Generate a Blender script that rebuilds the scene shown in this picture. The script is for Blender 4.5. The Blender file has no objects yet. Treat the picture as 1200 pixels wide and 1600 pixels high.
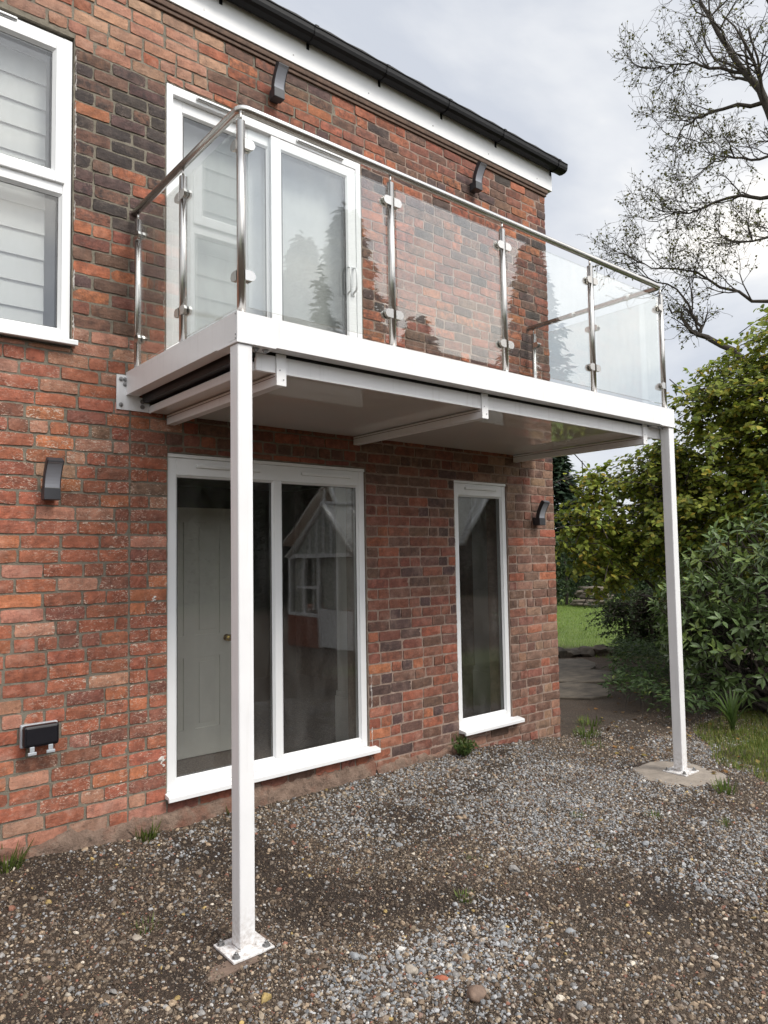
import bpy, bmesh, math, random
import numpy as np
from mathutils import Vector, Matrix, noise as mnoise

random.seed(7)
rng = np.random.default_rng(11)
scene = bpy.context.scene
COL = scene.collection

# ------------------------------------------------------------------ camera
cam_d = bpy.data.cameras.new('camera')
cam = bpy.data.objects.new('camera', cam_d)
COL.objects.link(cam)
CAM = np.array([-1.5655466, -4.2928151, 1.71259])
RR = np.array([0.76859398, -0.63953279, -0.01615843])
UU = np.array([-0.02633262, -0.05686303, 0.99803466])
FF = np.array([0.63919471, 0.76665794, 0.06054516])
cam.matrix_world = Matrix(((RR[0], UU[0], -FF[0], CAM[0]), (RR[1], UU[1], -FF[1], CAM[1]),
                           (RR[2], UU[2], -FF[2], CAM[2]), (0, 0, 0, 1)))
FPX = 1128.904
cam_d.sensor_fit = 'VERTICAL'
cam_d.sensor_height = 32.0
cam_d.lens = FPX / 1600 * 32.0
cam_d.clip_start = 0.05
cam_d.clip_end = 1500
scene.camera = cam


def project(p):
    q = np.asarray(p) - CAM
    d = q @ FF
    return 600 + FPX * (q @ RR) / d, 800 - FPX * (q @ UU) / d, d


# ------------------------------------------------------------------ sky and sun
SUNV = Vector((0.20, -0.62, 0.76)).normalized()
world = bpy.data.worlds.new('World')
scene.world = world
world.use_nodes = True
nt = world.node_tree
nt.nodes.clear()
wo = nt.nodes.new('ShaderNodeOutputWorld')
bg = nt.nodes.new('ShaderNodeBackground')
sky = nt.nodes.new('ShaderNodeTexSky')
sky.sky_type = 'NISHITA'
sky.sun_disc = False
sky.sun_elevation = math.asin(SUNV.z)
sky.sun_rotation = math.atan2(SUNV.x, SUNV.y)
tc = nt.nodes.new('ShaderNodeTexCoord')
mp = nt.nodes.new('ShaderNodeMapping')
mp.inputs['Scale'].default_value = (1, 1, 2.2)
mp.inputs['Location'].default_value = (0.35, 0.2, 0.4)
n1 = nt.nodes.new('ShaderNodeTexNoise')
n1.inputs['Scale'].default_value = 1.7
n1.inputs['Detail'].default_value = 7
n1.inputs['Roughness'].default_value = 0.52
n1.inputs['Distortion'].default_value = 0.5
cr = nt.nodes.new('ShaderNodeValToRGB')
e = cr.color_ramp.elements
e[0].position = 0.38
e[0].color = (0.70, 0.74, 0.82, 1)
e[1].position = 0.62
e[1].color = (1.34, 1.29, 1.21, 1)
m_ = e.new(0.50)
m_.color = (0.91, 0.93, 0.965, 1)
dt = nt.nodes.new('ShaderNodeVectorMath')
dt.operation = 'DOT_PRODUCT'
dt.inputs[1].default_value = SUNV
mr_ = nt.nodes.new('ShaderNodeMapRange')
mr_.interpolation_type = 'SMOOTHSTEP'
mr_.inputs['From Min'].default_value = 0.35
mr_.inputs['From Max'].default_value = 1.0
mr_.inputs['To Min'].default_value = 10.0
mr_.inputs['To Max'].default_value = 24.0
sc_ = nt.nodes.new('ShaderNodeVectorMath')
sc_.operation = 'SCALE'
sc_.inputs['Scale'].default_value = 10.0
mx = nt.nodes.new('ShaderNodeMixRGB')
mx.inputs['Fac'].default_value = 0.9
L = nt.links.new
L(tc.outputs['Generated'], mp.inputs['Vector'])
L(mp.outputs['Vector'], n1.inputs['Vector'])
L(n1.outputs['Fac'], cr.inputs['Fac'])
L(cr.outputs['Color'], sc_.inputs[0])
L(tc.outputs['Generated'], dt.inputs[0])
L(dt.outputs['Value'], mr_.inputs['Value'])
L(mr_.outputs['Result'], sc_.inputs['Scale'])
L(sky.outputs['Color'], mx.inputs['Color1'])
L(sc_.outputs['Vector'], mx.inputs['Color2'])
L(mx.outputs['Color'], bg.inputs['Color'])
bg.inputs['Strength'].default_value = 0.055
L(bg.outputs['Background'], wo.inputs['Surface'])

sun_d = bpy.data.lights.new('sun', 'SUN')
sun_d.energy = 1.5
sun_d.angle = math.radians(20)
sun_d.color = (1.0, 0.94, 0.85)
sun = bpy.data.objects.new('sun', sun_d)
COL.objects.link(sun)
sun.rotation_euler = SUNV.to_track_quat('Z', 'Y').to_euler()
sun.location = (4, -10, 12)

scene.view_settings.view_transform = 'Standard'
scene.view_settings.look = 'None'
scene.view_settings.exposure = 0.88
scene.view_settings.gamma = 1
scene.view_settings.use_curve_mapping = False
scene.render.engine = 'CYCLES'
scene.cycles.transparent_max_bounces = 32
scene.cycles.max_bounces = 9
scene.cycles.diffuse_bounces = 4
scene.cycles.glossy_bounces = 5
scene.cycles.caustics_reflective = False
scene.cycles.caustics_refractive = False
scene.cycles.use_denoising = True

# ------------------------------------------------------------------ materials
def newmat(name):
    m = bpy.data.materials.new(name)
    m.use_nodes = True
    t = m.node_tree
    b = t.nodes['Principled BSDF']
    return m, t, b


def N(t, typ, **kw):
    n = t.nodes.new(typ)
    for k, v in kw.items():
        if k in n.inputs.keys():
            n.inputs[k].default_value = v
        else:
            setattr(n, k, v)
    return n


def noise_node(t, scale, detail=3, rough=0.5, vec=None):
    n = N(t, 'ShaderNodeTexNoise', Scale=scale, Detail=detail, Roughness=rough)
    if vec is not None:
        t.links.new(vec, n.inputs['Vector'])
    return n


def ramp(t, fac, p0, p1, c0=(0, 0, 0, 1), c1=(1, 1, 1, 1)):
    r = t.nodes.new('ShaderNodeValToRGB')
    r.color_ramp.elements[0].position = p0
    r.color_ramp.elements[1].position = p1
    r.color_ramp.elements[0].color = c0
    r.color_ramp.elements[1].color = c1
    t.links.new(fac, r.inputs['Fac'])
    return r


def mixc(t, fac, a, b, mode='MIX'):
    m = t.nodes.new('ShaderNodeMixRGB')
    m.blend_type = mode
    for s, v in (('Fac', fac), ('Color1', a), ('Color2', b)):
        if isinstance(v, (int, float)):
            m.inputs[s].default_value = v
        elif isinstance(v, tuple):
            m.inputs[s].default_value = v if len(v) == 4 else (*v, 1)
        else:
            t.links.new(v, m.inputs[s])
    return m.outputs['Color']


def mathn(t, op, a, b=0.0):
    m = t.nodes.new('ShaderNodeMath')
    m.operation = op
    for i, v in enumerate((a, b)):
        if isinstance(v, (int, float)):
            m.inputs[i].default_value = v
        else:
            t.links.new(v, m.inputs[i])
    return m.outputs[0]


def bump(t, b, h, strength=0.3, dist=0.01):
    n = t.nodes.new('ShaderNodeBump')
    n.inputs['Strength'].default_value = strength
    n.inputs['Distance'].default_value = dist
    t.links.new(h, n.inputs['Height'])
    t.links.new(n.outputs['Normal'], b.inputs['Normal'])


def pos(t):
    return t.nodes.new('ShaderNodeNewGeometry').outputs['Position']


def simple(name, col, rough=0.5, metal=0.0, var=0.12, scale=6, bmp=0.0, bscale=80):
    m, t, b = newmat(name)
    p = pos(t)
    n = noise_node(t, scale, 4, 0.6, p)
    lo = tuple(c * (1 - var) for c in col)
    hi = tuple(min(1, c * (1 + var)) for c in col)
    r = ramp(t, n.outputs['Fac'], 0.3, 0.7, (*lo, 1), (*hi, 1))
    t.links.new(r.outputs['Color'], b.inputs['Base Color'])
    b.inputs['Roughness'].default_value = rough
    b.inputs['Metallic'].default_value = metal
    if bmp:
        n2 = noise_node(t, bscale, 3, 0.6, p)
        bump(t, b, n2.outputs['Fac'], bmp, 0.004)
    return m


M = {}
M['upvc'] = simple('white_upvc', (0.80, 0.81, 0.82), 0.28, var=0.03, scale=3)
M['paint'] = simple('white_powder_coat', (0.80, 0.80, 0.81), 0.30, var=0.03, scale=4)
def dirty_paint():
    m = M['paint']
    t = m.node_tree
    b = t.nodes['Principled BSDF']
    src = b.inputs['Base Color'].links[0].from_socket
    p = pos(t)
    sp = t.nodes.new('ShaderNodeSeparateXYZ')
    t.links.new(p, sp.inputs[0])
    lo = ramp(t, sp.outputs[2], 0.01, 0.26, (1, 1, 1, 1), (0, 0, 0, 1))
    n = noise_node(t, 45, 5, 0.7, p)
    sx = N(t, 'ShaderNodeMapping')
    sx.inputs['Scale'].default_value = (38, 38, 2.2)
    t.links.new(p, sx.inputs['Vector'])
    n2 = noise_node(t, 1, 4, 0.6, sx.outputs['Vector'])
    f = mathn(t, 'MULTIPLY', mathn(t, 'POWER', lo.outputs['Color'], 1.6), ramp(t, n.outputs['Fac'], 0.40, 0.66).outputs['Color'])
    c = mixc(t, mathn(t, 'MULTIPLY', f, 0.75), src, (0.24, 0.18, 0.13))
    st = ramp(t, n2.outputs['Fac'], 0.56, 0.78)
    c = mixc(t, mathn(t, 'MULTIPLY', st.outputs['Color'], 0.22), c, (0.45, 0.43, 0.40))
    t.links.new(c, b.inputs['Base Color'])


dirty_paint()
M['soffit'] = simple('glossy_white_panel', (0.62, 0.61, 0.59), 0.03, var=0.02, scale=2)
M['dark_gap'] = simple('dark_steel', (0.03, 0.03, 0.033), 0.5)
M['black_gutter'] = simple('black_gutter_plastic', (0.008, 0.008, 0.009), 0.5, var=0.2)
M['black_gutter'].node_tree.nodes['Principled BSDF'].inputs['Specular IOR Level'].default_value = 0.22
M['light_body'] = simple('anthracite_metal', (0.035, 0.036, 0.042), 0.42, var=0.15)
M['diffuser'] = simple('lamp_diffuser', (0.30, 0.31, 0.35), 0.35, var=0.05)
M['black_plastic'] = simple('black_plastic', (0.010, 0.010, 0.014), 0.33)
M['grey_plastic'] = simple('grey_plastic', (0.42, 0.45, 0.48), 0.4, var=0.05)
M['rubber'] = simple('black_gasket', (0.02, 0.02, 0.022), 0.6)
M['galv'] = simple('galvanised_bolt', (0.34, 0.34, 0.34), 0.4, metal=0.8)
M['timber'] = simple('brown_timber', (0.10, 0.06, 0.042), 0.8, var=0.35, scale=25, bmp=0.3)
M['roof'] = simple('dark_roof_tile', (0.06, 0.058, 0.06), 0.8, var=0.25, scale=12, bmp=0.3)
M['carpet'] = simple('grey_carpet', (0.30, 0.25, 0.225), 0.95, var=0.3, scale=60, bmp=0.5)
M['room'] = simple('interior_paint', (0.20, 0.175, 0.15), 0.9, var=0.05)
M['pale_paint'] = simple('pale_interior_paint', (0.62, 0.61, 0.58), 0.7, var=0.04)
M['door_paint'] = simple('cream_door_paint', (0.86, 0.85, 0.78), 0.4, var=0.03)
M['brass'] = simple('brass', (0.62, 0.44, 0.12), 0.25, metal=1.0, var=0.08)
M['blind'] = simple('white_blind', (0.50, 0.515, 0.52), 0.7, var=0.03)
M['lime'] = simple('old_white_sealant', (0.62, 0.58, 0.54), 0.9, var=0.3, scale=40, bmp=0.4)
M['concrete'] = simple('concrete', (0.25, 0.215, 0.18), 0.9, var=0.22, scale=9, bmp=0.6, bscale=60)
M['concrete_old'] = simple('old_concrete', (0.15, 0.105, 0.08), 0.92, var=0.3, scale=14, bmp=0.6, bscale=60)
M['paving'] = simple('mossy_paving', (0.088, 0.072, 0.054), 0.92, var=0.5, scale=5, bmp=0.7, bscale=40)
M['bark'] = simple('bark', (0.055, 0.045, 0.036), 0.9, var=0.4, scale=22, bmp=0.7, bscale=60)
M['log'] = simple('weathered_log', (0.15, 0.125, 0.10), 0.9, var=0.35, scale=30, bmp=0.5)
M['poly'] = simple('polycarbonate_roof', (0.72, 0.72, 0.67), 0.35, var=0.08)
M['green_stem'] = simple('green_stem', (0.08, 0.12, 0.04), 0.6)
M['gable'] = simple('gable_glazing', (0.36, 0.38, 0.35), 0.3, var=0.1)
M['cobble'] = simple('brown_cobble', (0.17, 0.115, 0.085), 0.8, var=0.3, scale=30, bmp=0.5)
M['cobble_pale'] = simple('pale_pebble', (0.34, 0.30, 0.25), 0.75, var=0.2, scale=30, bmp=0.4)
M['cobble_grey'] = simple('grey_stone', (0.24, 0.25, 0.26), 0.8, var=0.3, scale=40, bmp=0.4)
M['shard'] = simple('brick_shard', (0.28, 0.09, 0.05), 0.85, var=0.3, scale=40, bmp=0.4)


def steel():
    m, t, b = newmat('brushed_stainless')
    p = pos(t)
    n = noise_node(t, 5, 2, 0.5, p)
    b.inputs['Metallic'].default_value = 1.0
    r = ramp(t, n.outputs['Fac'], 0.3, 0.7, (0.52, 0.505, 0.48, 1), (0.58, 0.565, 0.545, 1))
    t.links.new(r.outputs['Color'], b.inputs['Base Color'])
    b.inputs['Roughness'].default_value = 0.27
    return m


M['steel'] = steel()


def glass(name, tint, boost=1.0, wobble=0.0):
    m = bpy.data.materials.new(name)
    m.use_nodes = True
    t = m.node_tree
    t.nodes.clear()
    out = t.nodes.new('ShaderNodeOutputMaterial')
    tr = N(t, 'ShaderNodeBsdfTransparent')
    tr.inputs['Color'].default_value = (*tint, 1)
    gl = N(t, 'ShaderNodeBsdfGlossy', Roughness=0.0)
    lw = N(t, 'ShaderNodeLayerWeight', Blend=0.5)
    f5 = mathn(t, 'POWER', lw.outputs['Facing'], 5.0)
    f = mathn(t, 'MULTIPLY', mathn(t, 'ADD', mathn(t, 'MULTIPLY', f5, 0.957), 0.043), boost)
    mix = t.nodes.new('ShaderNodeMixShader')
    t.links.new(f, mix.inputs[0])
    t.links.new(tr.outputs[0], mix.inputs[1])
    t.links.new(gl.outputs[0], mix.inputs[2])
    # thin film of dust and dried water marks
    pz = pos(t)
    mz = N(t, 'ShaderNodeMapping')
    mz.inputs['Scale'].default_value = (9, 9, 2.5)
    t.links.new(pz, mz.inputs['Vector'])
    nz_ = noise_node(t, 1, 5, 0.65, mz.outputs['Vector'])
    dz = ramp(t, nz_.outputs['Fac'], 0.42, 0.80, (0.004, 0.004, 0.004, 1), (0.045, 0.045, 0.045, 1))
    df = N(t, 'ShaderNodeBsdfDiffuse')
    df.inputs['Color'].default_value = (0.7, 0.69, 0.66, 1)
    mix2 = t.nodes.new('ShaderNodeMixShader')
    t.links.new(dz.outputs['Color'], mix2.inputs[0])
    t.links.new(mix.outputs[0], mix2.inputs[1])
    t.links.new(df.outputs[0], mix2.inputs[2])
    t.links.new(mix2.outputs[0], out.inputs['Surface'])
    if wobble:
        p = pos(t)
        n = noise_node(t, 1.6, 2, 0.5, p)
        bm = t.nodes.new('ShaderNodeBump')
        bm.inputs['Strength'].default_value = wobble
        bm.inputs['Distance'].default_value = 0.02
        t.links.new(n.outputs['Fac'], bm.inputs['Height'])
        t.links.new(bm.outputs['Normal'], gl.inputs['Normal'])
    return m


M['window_glass'] = glass('window_glass', (0.95, 0.957, 0.95), 2.1, 0.05)
M['panel_glass'] = glass('balustrade_glass', (0.965, 0.98, 0.972), 1.9, 0.02)


def brickmat():
    m, t, b = newmat('old_brick')
    p = pos(t)
    a = N(t, 'ShaderNodeAttribute', attribute_name='bcol')
    fx = N(t, 'ShaderNodeAttribute', attribute_name='bfx')
    sep = t.nodes.new('ShaderNodeSeparateColor')
    t.links.new(fx.outputs['Color'], sep.inputs['Color'])
    n1 = noise_node(t, 14, 5, 0.65, p)
    v1 = ramp(t, n1.outputs['Fac'], 0.25, 0.75, (0.55, 0.55, 0.56, 1), (1.45, 1.40, 1.34, 1))
    c = mixc(t, 1.0, a.outputs['Color'], v1.outputs['Color'], 'MULTIPLY')
    # soot and dark firing patches, amount per brick
    n2 = noise_node(t, 21, 4, 0.7, p)
    s = mathn(t, 'MULTIPLY', ramp(t, n2.outputs['Fac'], 0.42, 0.60).outputs['Color'], sep.outputs[1])
    c = mixc(t, s, c, (0.030, 0.024, 0.024))
    # dusty bloom
    n5 = noise_node(t, 7, 4, 0.6, p)
    d = mathn(t, 'MULTIPLY', ramp(t, n5.outputs['Fac'], 0.50, 0.72).outputs['Color'], sep.outputs[2])
    c = mixc(t, d, c, (0.36, 0.25, 0.20))
    # dark pits
    n6 = noise_node(t, 110, 2, 0.6, p)
    pit = ramp(t, n6.outputs['Fac'], 0.62, 0.72)
    c = mixc(t, mathn(t, 'MULTIPLY', pit.outputs['Color'], 0.55), c, (0.04, 0.02, 0.017))
    # pale lime flecks, amount per brick
    mp2 = N(t, 'ShaderNodeMapping')
    mp2.inputs['Scale'].default_value = (0.7, 1, 1.4)
    t.links.new(p, mp2.inputs['Vector'])
    n3 = noise_node(t, 62, 4, 0.62, mp2.outputs['Vector'])
    n3.inputs['Distortion'].default_value = 1.5
    n4 = noise_node(t, 9, 2, 0.5, p)
    k = mathn(t, 'MULTIPLY', ramp(t, n3.outputs['Fac'], 0.545, 0.62).outputs['Color'],
              ramp(t, n4.outputs['Fac'], 0.34, 0.55).outputs['Color'])
    k = mathn(t, 'MULTIPLY', k, sep.outputs[0])
    c = mixc(t, k, c, (0.60, 0.47, 0.38))
    t.links.new(c, b.inputs['Base Color'])
    b.inputs['Roughness'].default_value = 0.88
    n7 = noise_node(t, 75, 5, 0.7, p)
    h = mathn(t, 'ADD', n7.outputs['Fac'], mathn(t, 'MULTIPLY', n2.outputs['Fac'], 0.8))
    bump(t, b, h, 0.7, 0.006)
    return m


M['brick'] = brickmat()


def mortarmat():
    m, t, b = newmat('mortar')
    p = pos(t)
    sep = t.nodes.new('ShaderNodeSeparateXYZ')
    t.links.new(p, sep.inputs[0])
    n = noise_node(t, 22, 5, 0.65, p)
    ra = ramp(t, n.outputs['Fac'], 0.25, 0.75, (0.135, 0.118, 0.09, 1), (0.275, 0.245, 0.195, 1))
    rb = ramp(t, n.outputs['Fac'], 0.25, 0.75, (0.22, 0.155, 0.125, 1), (0.40, 0.30, 0.245, 1))
    fx = ramp(t, mathn(t, 'MULTIPLY', sep.outputs[0], 0.25), 0.40, 0.50)
    c = mixc(t, fx.outputs['Color'], ra.outputs['Color'], rb.outputs['Color'])
    n3 = noise_node(t, 5, 3, 0.6, p)
    c = mixc(t, mathn(t, 'MULTIPLY', ramp(t, n3.outputs['Fac'], 0.55, 0.7).outputs['Color'], 0.35), c, (0.09, 0.075, 0.06))
    t.links.new(c, b.inputs['Base Color'])
    b.inputs['Roughness'].default_value = 0.95
    n2 = noise_node(t, 130, 4, 0.7, p)
    bump(t, b, mathn(t, 'ADD', n2.outputs['Fac'], n.outputs['Fac']), 0.8, 0.006)
    return m


M['mortar'] = mortarmat()


def leafmat(name, rough=0.45, trans=0.25, spec=0.5, instancer=False):
    m, t, b = newmat(name)
    a = N(t, 'ShaderNodeAttribute', attribute_name='col')
    p = pos(t)
    n = noise_node(t, 35, 3, 0.6, p)
    v = ramp(t, n.outputs['Fac'], 0.3, 0.7, (0.75, 0.75, 0.75, 1), (1.25, 1.25, 1.25, 1))
    c = mixc(t, 1.0, a.outputs['Color'], v.outputs['Color'], 'MULTIPLY')
    t.links.new(c, b.inputs['Base Color'])
    b.inputs['Roughness'].default_value = rough
    b.inputs['Specular IOR Level'].default_value = spec
    if trans:
        tl = t.nodes.new('ShaderNodeBsdfTranslucent')
        t.links.new(c, tl.inputs['Color'])
        mxs = t.nodes.new('ShaderNodeMixShader')
        mxs.inputs[0].default_value = trans
        out = t.nodes['Material Output']
        t.links.new(b.outputs[0], mxs.inputs[1])
        t.links.new(tl.outputs[0], mxs.inputs[2])
        t.links.new(mxs.outputs[0], out.inputs['Surface'])
    return m


M['laurel_leaf'] = leafmat('laurel_leaf', 0.33, 0.12, 0.5)
M['leaf'] = leafmat('soft_leaf', 0.55, 0.45, 0.35)
M['needle'] = leafmat('needles', 0.7, 0.1, 0.2)
M['grass'] = leafmat('grass_blade', 0.6, 0.3, 0.3)


def stonemat():
    m, t, b = newmat('gravel_stone')
    a = N(t, 'ShaderNodeAttribute', attribute_name='col', attribute_type='INSTANCER')
    p = pos(t)
    n = noise_node(t, 90, 4, 0.65, p)
    v = ramp(t, n.outputs['Fac'], 0.28, 0.72, (0.62, 0.62, 0.62, 1), (1.3, 1.3, 1.3, 1))
    t.links.new(mixc(t, 1.0, a.outputs['Color'], v.outputs['Color'], 'MULTIPLY'), b.inputs['Base Color'])
    b.inputs['Roughness'].default_value = 0.72
    bump(t, b, n.outputs['Fac'], 0.4, 0.003)
    return m


M['stone'] = stonemat()


def groundmat():
    m, t, b = newmat('gravelly_soil')
    p = pos(t)
    n1 = noise_node(t, 1.1, 5, 0.6, p)
    n2 = noise_node(t, 60, 5, 0.75, p)
    n3 = noise_node(t, 9, 4, 0.6, p)
    c1 = ramp(t, n2.outputs['Fac'], 0.32, 0.68, (0.036, 0.024, 0.016, 1), (0.165, 0.112, 0.073, 1))
    c2 = ramp(t, n2.outputs['Fac'], 0.32, 0.68, (0.036, 0.027, 0.019, 1), (0.15, 0.112, 0.08, 1))
    c = mixc(t, ramp(t, n1.outputs['Fac'], 0.4, 0.62).outputs['Color'], c1.outputs['Color'], c2.outputs['Color'])
    c = mixc(t, mathn(t, 'MULTIPLY', ramp(t, n3.outputs['Fac'], 0.52, 0.72).outputs['Color'], 0.5), c, (0.045, 0.03, 0.022))
    dm = N(t, 'ShaderNodeAttribute', attribute_name='damp_shade')
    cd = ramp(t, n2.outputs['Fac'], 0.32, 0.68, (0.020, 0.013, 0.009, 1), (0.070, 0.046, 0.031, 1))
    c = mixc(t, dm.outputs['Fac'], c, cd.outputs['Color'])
    # lawn beyond the house
    g = N(t, 'ShaderNodeAttribute', attribute_name='lawn')
    n4 = noise_node(t, 3, 4, 0.6, p)
    gc = ramp(t, n4.outputs['Fac'], 0.3, 0.7, (0.11, 0.17, 0.03, 1), (0.17, 0.24, 0.045, 1))
    c = mixc(t, g.outputs['Fac'], c, gc.outputs['Color'])
    t.links.new(c, b.inputs['Base Color'])
    b.inputs['Roughness'].default_value = 0.95
    vor = N(t, 'ShaderNodeTexVoronoi', Scale=140.0)
    t.links.new(p, vor.inputs['Vector'])
    h = mathn(t, 'ADD', n2.outputs['Fac'], mathn(t, 'MULTIPLY', vor.outputs['Distance'], 0.5))
    bump(t, b, h, 1.0, 0.035)
    return m


M['ground'] = groundmat()

# ------------------------------------------------------------------ object helpers
WL = {}                                                  # world location of every object


def link(name, me, mat, parent, loc, props=None):
    o = bpy.data.objects.new(name, me)
    COL.objects.link(o)
    loc = Vector(loc)
    if parent is not None:
        o.parent = parent
        o.location = loc - WL[parent]
    else:
        o.location = loc
    WL[o] = loc
    if mat is not None and me is not None and len(me.materials) == 0:
        me.materials.append(M[mat] if isinstance(mat, str) else mat)
    for k, v in (props or {}).items():
        o[k] = v
    return o


def thing(name, loc, label, cat, group=None):
    pr = {'label': label, 'category': cat}
    if group:
        pr['group'] = group
    return link(name, None, None, None, loc, pr)


class MB:
    """collects shapes in world coordinates, becomes ONE mesh object"""
    def __init__(s):
        s.v, s.f, s.sm = [], [], []

    def add(s, vs, fs, smooth=False):
        o = len(s.v)
        s.v += [tuple(x) for x in vs]
        s.f += [tuple(i + o for i in f) for f in fs]
        s.sm += [smooth] * len(fs)
        return s

    def box(s, x0, x1, y0, y1, z0, z1, bev=0.0):
        bm = bmesh.new()
        bmesh.ops.create_cube(bm, size=1)
        for v in bm.verts:
            v.co = Vector(((x0 + x1) / 2 + v.co.x * (x1 - x0), (y0 + y1) / 2 + v.co.y * (y1 - y0),
                           (z0 + z1) / 2 + v.co.z * (z1 - z0)))
        if bev:
            bmesh.ops.bevel(bm, geom=list(bm.edges), offset=bev, segments=2, affect='EDGES', profile=0.5)
        bm.verts.index_update()
        s.add([v.co[:] for v in bm.verts], [[v.index for v in f.verts] for f in bm.faces], False)
        bm.free()
        return s

    def tube(s, pts, rad, n=10, cap=True, smooth=True):
        pts = [Vector(p) for p in pts]
        if not hasattr(rad, '__len__'):
            rad = [rad] * len(pts)
        vs, fs = [], []
        d0 = (pts[1] - pts[0]).normalized()
        ref = Vector((0, 0, 1)) if abs(d0.z) < 0.9 else Vector((1, 0, 0))
        u = d0.cross(ref).normalized()
        for i, p in enumerate(pts):
            a = pts[max(i - 1, 0)]
            c = pts[min(i + 1, len(pts) - 1)]
            d = (c - a)
            d = d.normalized() if d.length > 1e-9 else d0
            u = (u - d * u.dot(d))
            u = u.normalized() if u.length > 1e-6 else d.orthogonal().normalized()
            w = d.cross(u)
            for k in range(n):
                an = 2 * math.pi * k / n
                vs.append(p + (u * math.cos(an) + w * math.sin(an)) * rad[i])
        for i in range(len(pts) - 1):
            for k in range(n):
                k2 = (k + 1) % n
                fs.append((i * n + k, i * n + k2, (i + 1) * n + k2, (i + 1) * n + k))
        s.add(vs, fs, smooth)
        if cap:
            o = len(s.v) - len(vs)
            s.f += [tuple(o + k for k in range(n))[::-1], tuple(o + (len(pts) - 1) * n + k for k in range(n))]
            s.sm += [False, False]
        return s

    def prism(s, poly, axis, a, b):
        """poly: list of 2D points in the plane of the other two axes"""
        n = len(poly)

        def P(q, t):
            return (t, q[0], q[1]) if axis == 0 else ((q[0], t, q[1]) if axis == 1 else (q[0], q[1], t))
        vs = [P(q, a) for q in poly] + [P(q, b) for q in poly]
        fs = [tuple(range(n))[::-1], tuple(range(n, 2 * n))] + [(i, (i + 1) % n, n + (i + 1) % n, n + i) for i in range(n)]
        return s.add(vs, fs)

    def mesh(s, name, c):
        me = bpy.data.meshes.new(name)
        me.from_pydata([(x - c[0], y - c[1], z - c[2]) for x, y, z in s.v], [], s.f)
        me.polygons.foreach_set('use_smooth', s.sm)
        bm = bmesh.new()
        bm.from_mesh(me)
        bmesh.ops.recalc_face_normals(bm, faces=bm.faces)
        bm.to_mesh(me)
        bm.free()
        return me

    def build(s, name, mat, parent=None, props=None):
        a = np.array(s.v)
        c = (a.min(0) + a.max(0)) / 2
        if parent is None:
            c[2] = a[:, 2].min()
        return link(name, s.mesh(name, c), mat, parent, c, props)


def np_mesh(name, verts, faces, cols=None, attr='col', smooth=False, extra=None):
    """verts (n,3), faces (m,k) arrays with one k"""
    me = bpy.data.meshes.new(name)
    n, (m, k) = len(verts), faces.shape
    me.vertices.add(n)
    me.vertices.foreach_set('co', np.asarray(verts, np.float32).ravel())
    me.loops.add(m * k)
    me.loops.foreach_set('vertex_index', np.asarray(faces, np.int32).ravel())
    me.polygons.add(m)
    me.polygons.foreach_set('loop_start', np.arange(0, m * k, k, dtype=np.int32))
    me.polygons.foreach_set('use_smooth', np.full(m, smooth))
    me.update(calc_edges=True)
    for nm, cc in ((attr, cols), *(extra or [])):
        if cc is not None:
            at = me.attributes.new(nm, 'FLOAT_COLOR', 'POINT')
            q = np.ones((n, 4), np.float32)
            q[:, :3] = cc
            at.data.foreach_set('color', q.ravel())
    return me


def copy_tree(o, loc, parent=None):
    """a thing, its parts and their sub-parts at a new place"""
    c = o.copy()
    COL.objects.link(c)
    d = Vector(loc)
    WL[c] = d
    if parent is None:
        c.location = d
    else:
        c.parent = parent
        c.location = d - WL[parent]
    for ch in list(o.children):
        copy_tree(ch, d + (WL[ch] - WL[o]), c)
    return c


def fbm(x, y, s, seed=0, oct=4):
    x = np.asarray(x, float)
    y = np.asarray(y, float)
    out = np.zeros_like(x)
    amp, tot = 1.0, 0.0
    for o in range(oct):
        X, Y = x * s + seed * 17.3 + o * 5.1, y * s + seed * 9.7 + o * 3.3
        xi, yi = np.floor(X), np.floor(Y)
        fx, fy = X - xi, Y - yi
        fx, fy = fx * fx * (3 - 2 * fx), fy * fy * (3 - 2 * fy)

        def h(a, b):
            q = np.sin(a * 127.1 + b * 311.7 + seed * 13.7) * 43758.5453
            return q - np.floor(q)
        out += amp * (h(xi, yi) * (1 - fx) * (1 - fy) + h(xi + 1, yi) * fx * (1 - fy) + h(xi, yi + 1) * (1 - fx) * fy + h(xi + 1, yi + 1) * fx * fy)
        tot += amp
        amp *= 0.5
        s *= 2.03
    return out / tot


def gz(x, y):
    x = np.asarray(x, float)
    y = np.asarray(y, float)
    hw = np.interp(x, [-2.6, -.64, 0, .4, 2.8, 3.5, 4.1, 6], [.2, .15, .10, .085, .09, .04, -.005, -.02])
    w = np.where(y < 0, np.exp(np.minimum(y, 0) / .5), 1.0)
    near = np.exp(-((x - 1) ** 2 + (y + 1) ** 2) / 60)
    return hw * w + near * (0.045 * (fbm(x, y, 2.2, 1) - .5) + 0.05 * (fbm(x, y, .7, 2) - .5) * np.where(y > -2.6, 1, 1)) * (1 - np.exp(-((x - 3.86) ** 2 + (y + 1.36) ** 2) / .3))


def g1(x, y):
    return float(gz(np.array([x]), np.array([y]))[0])


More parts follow.
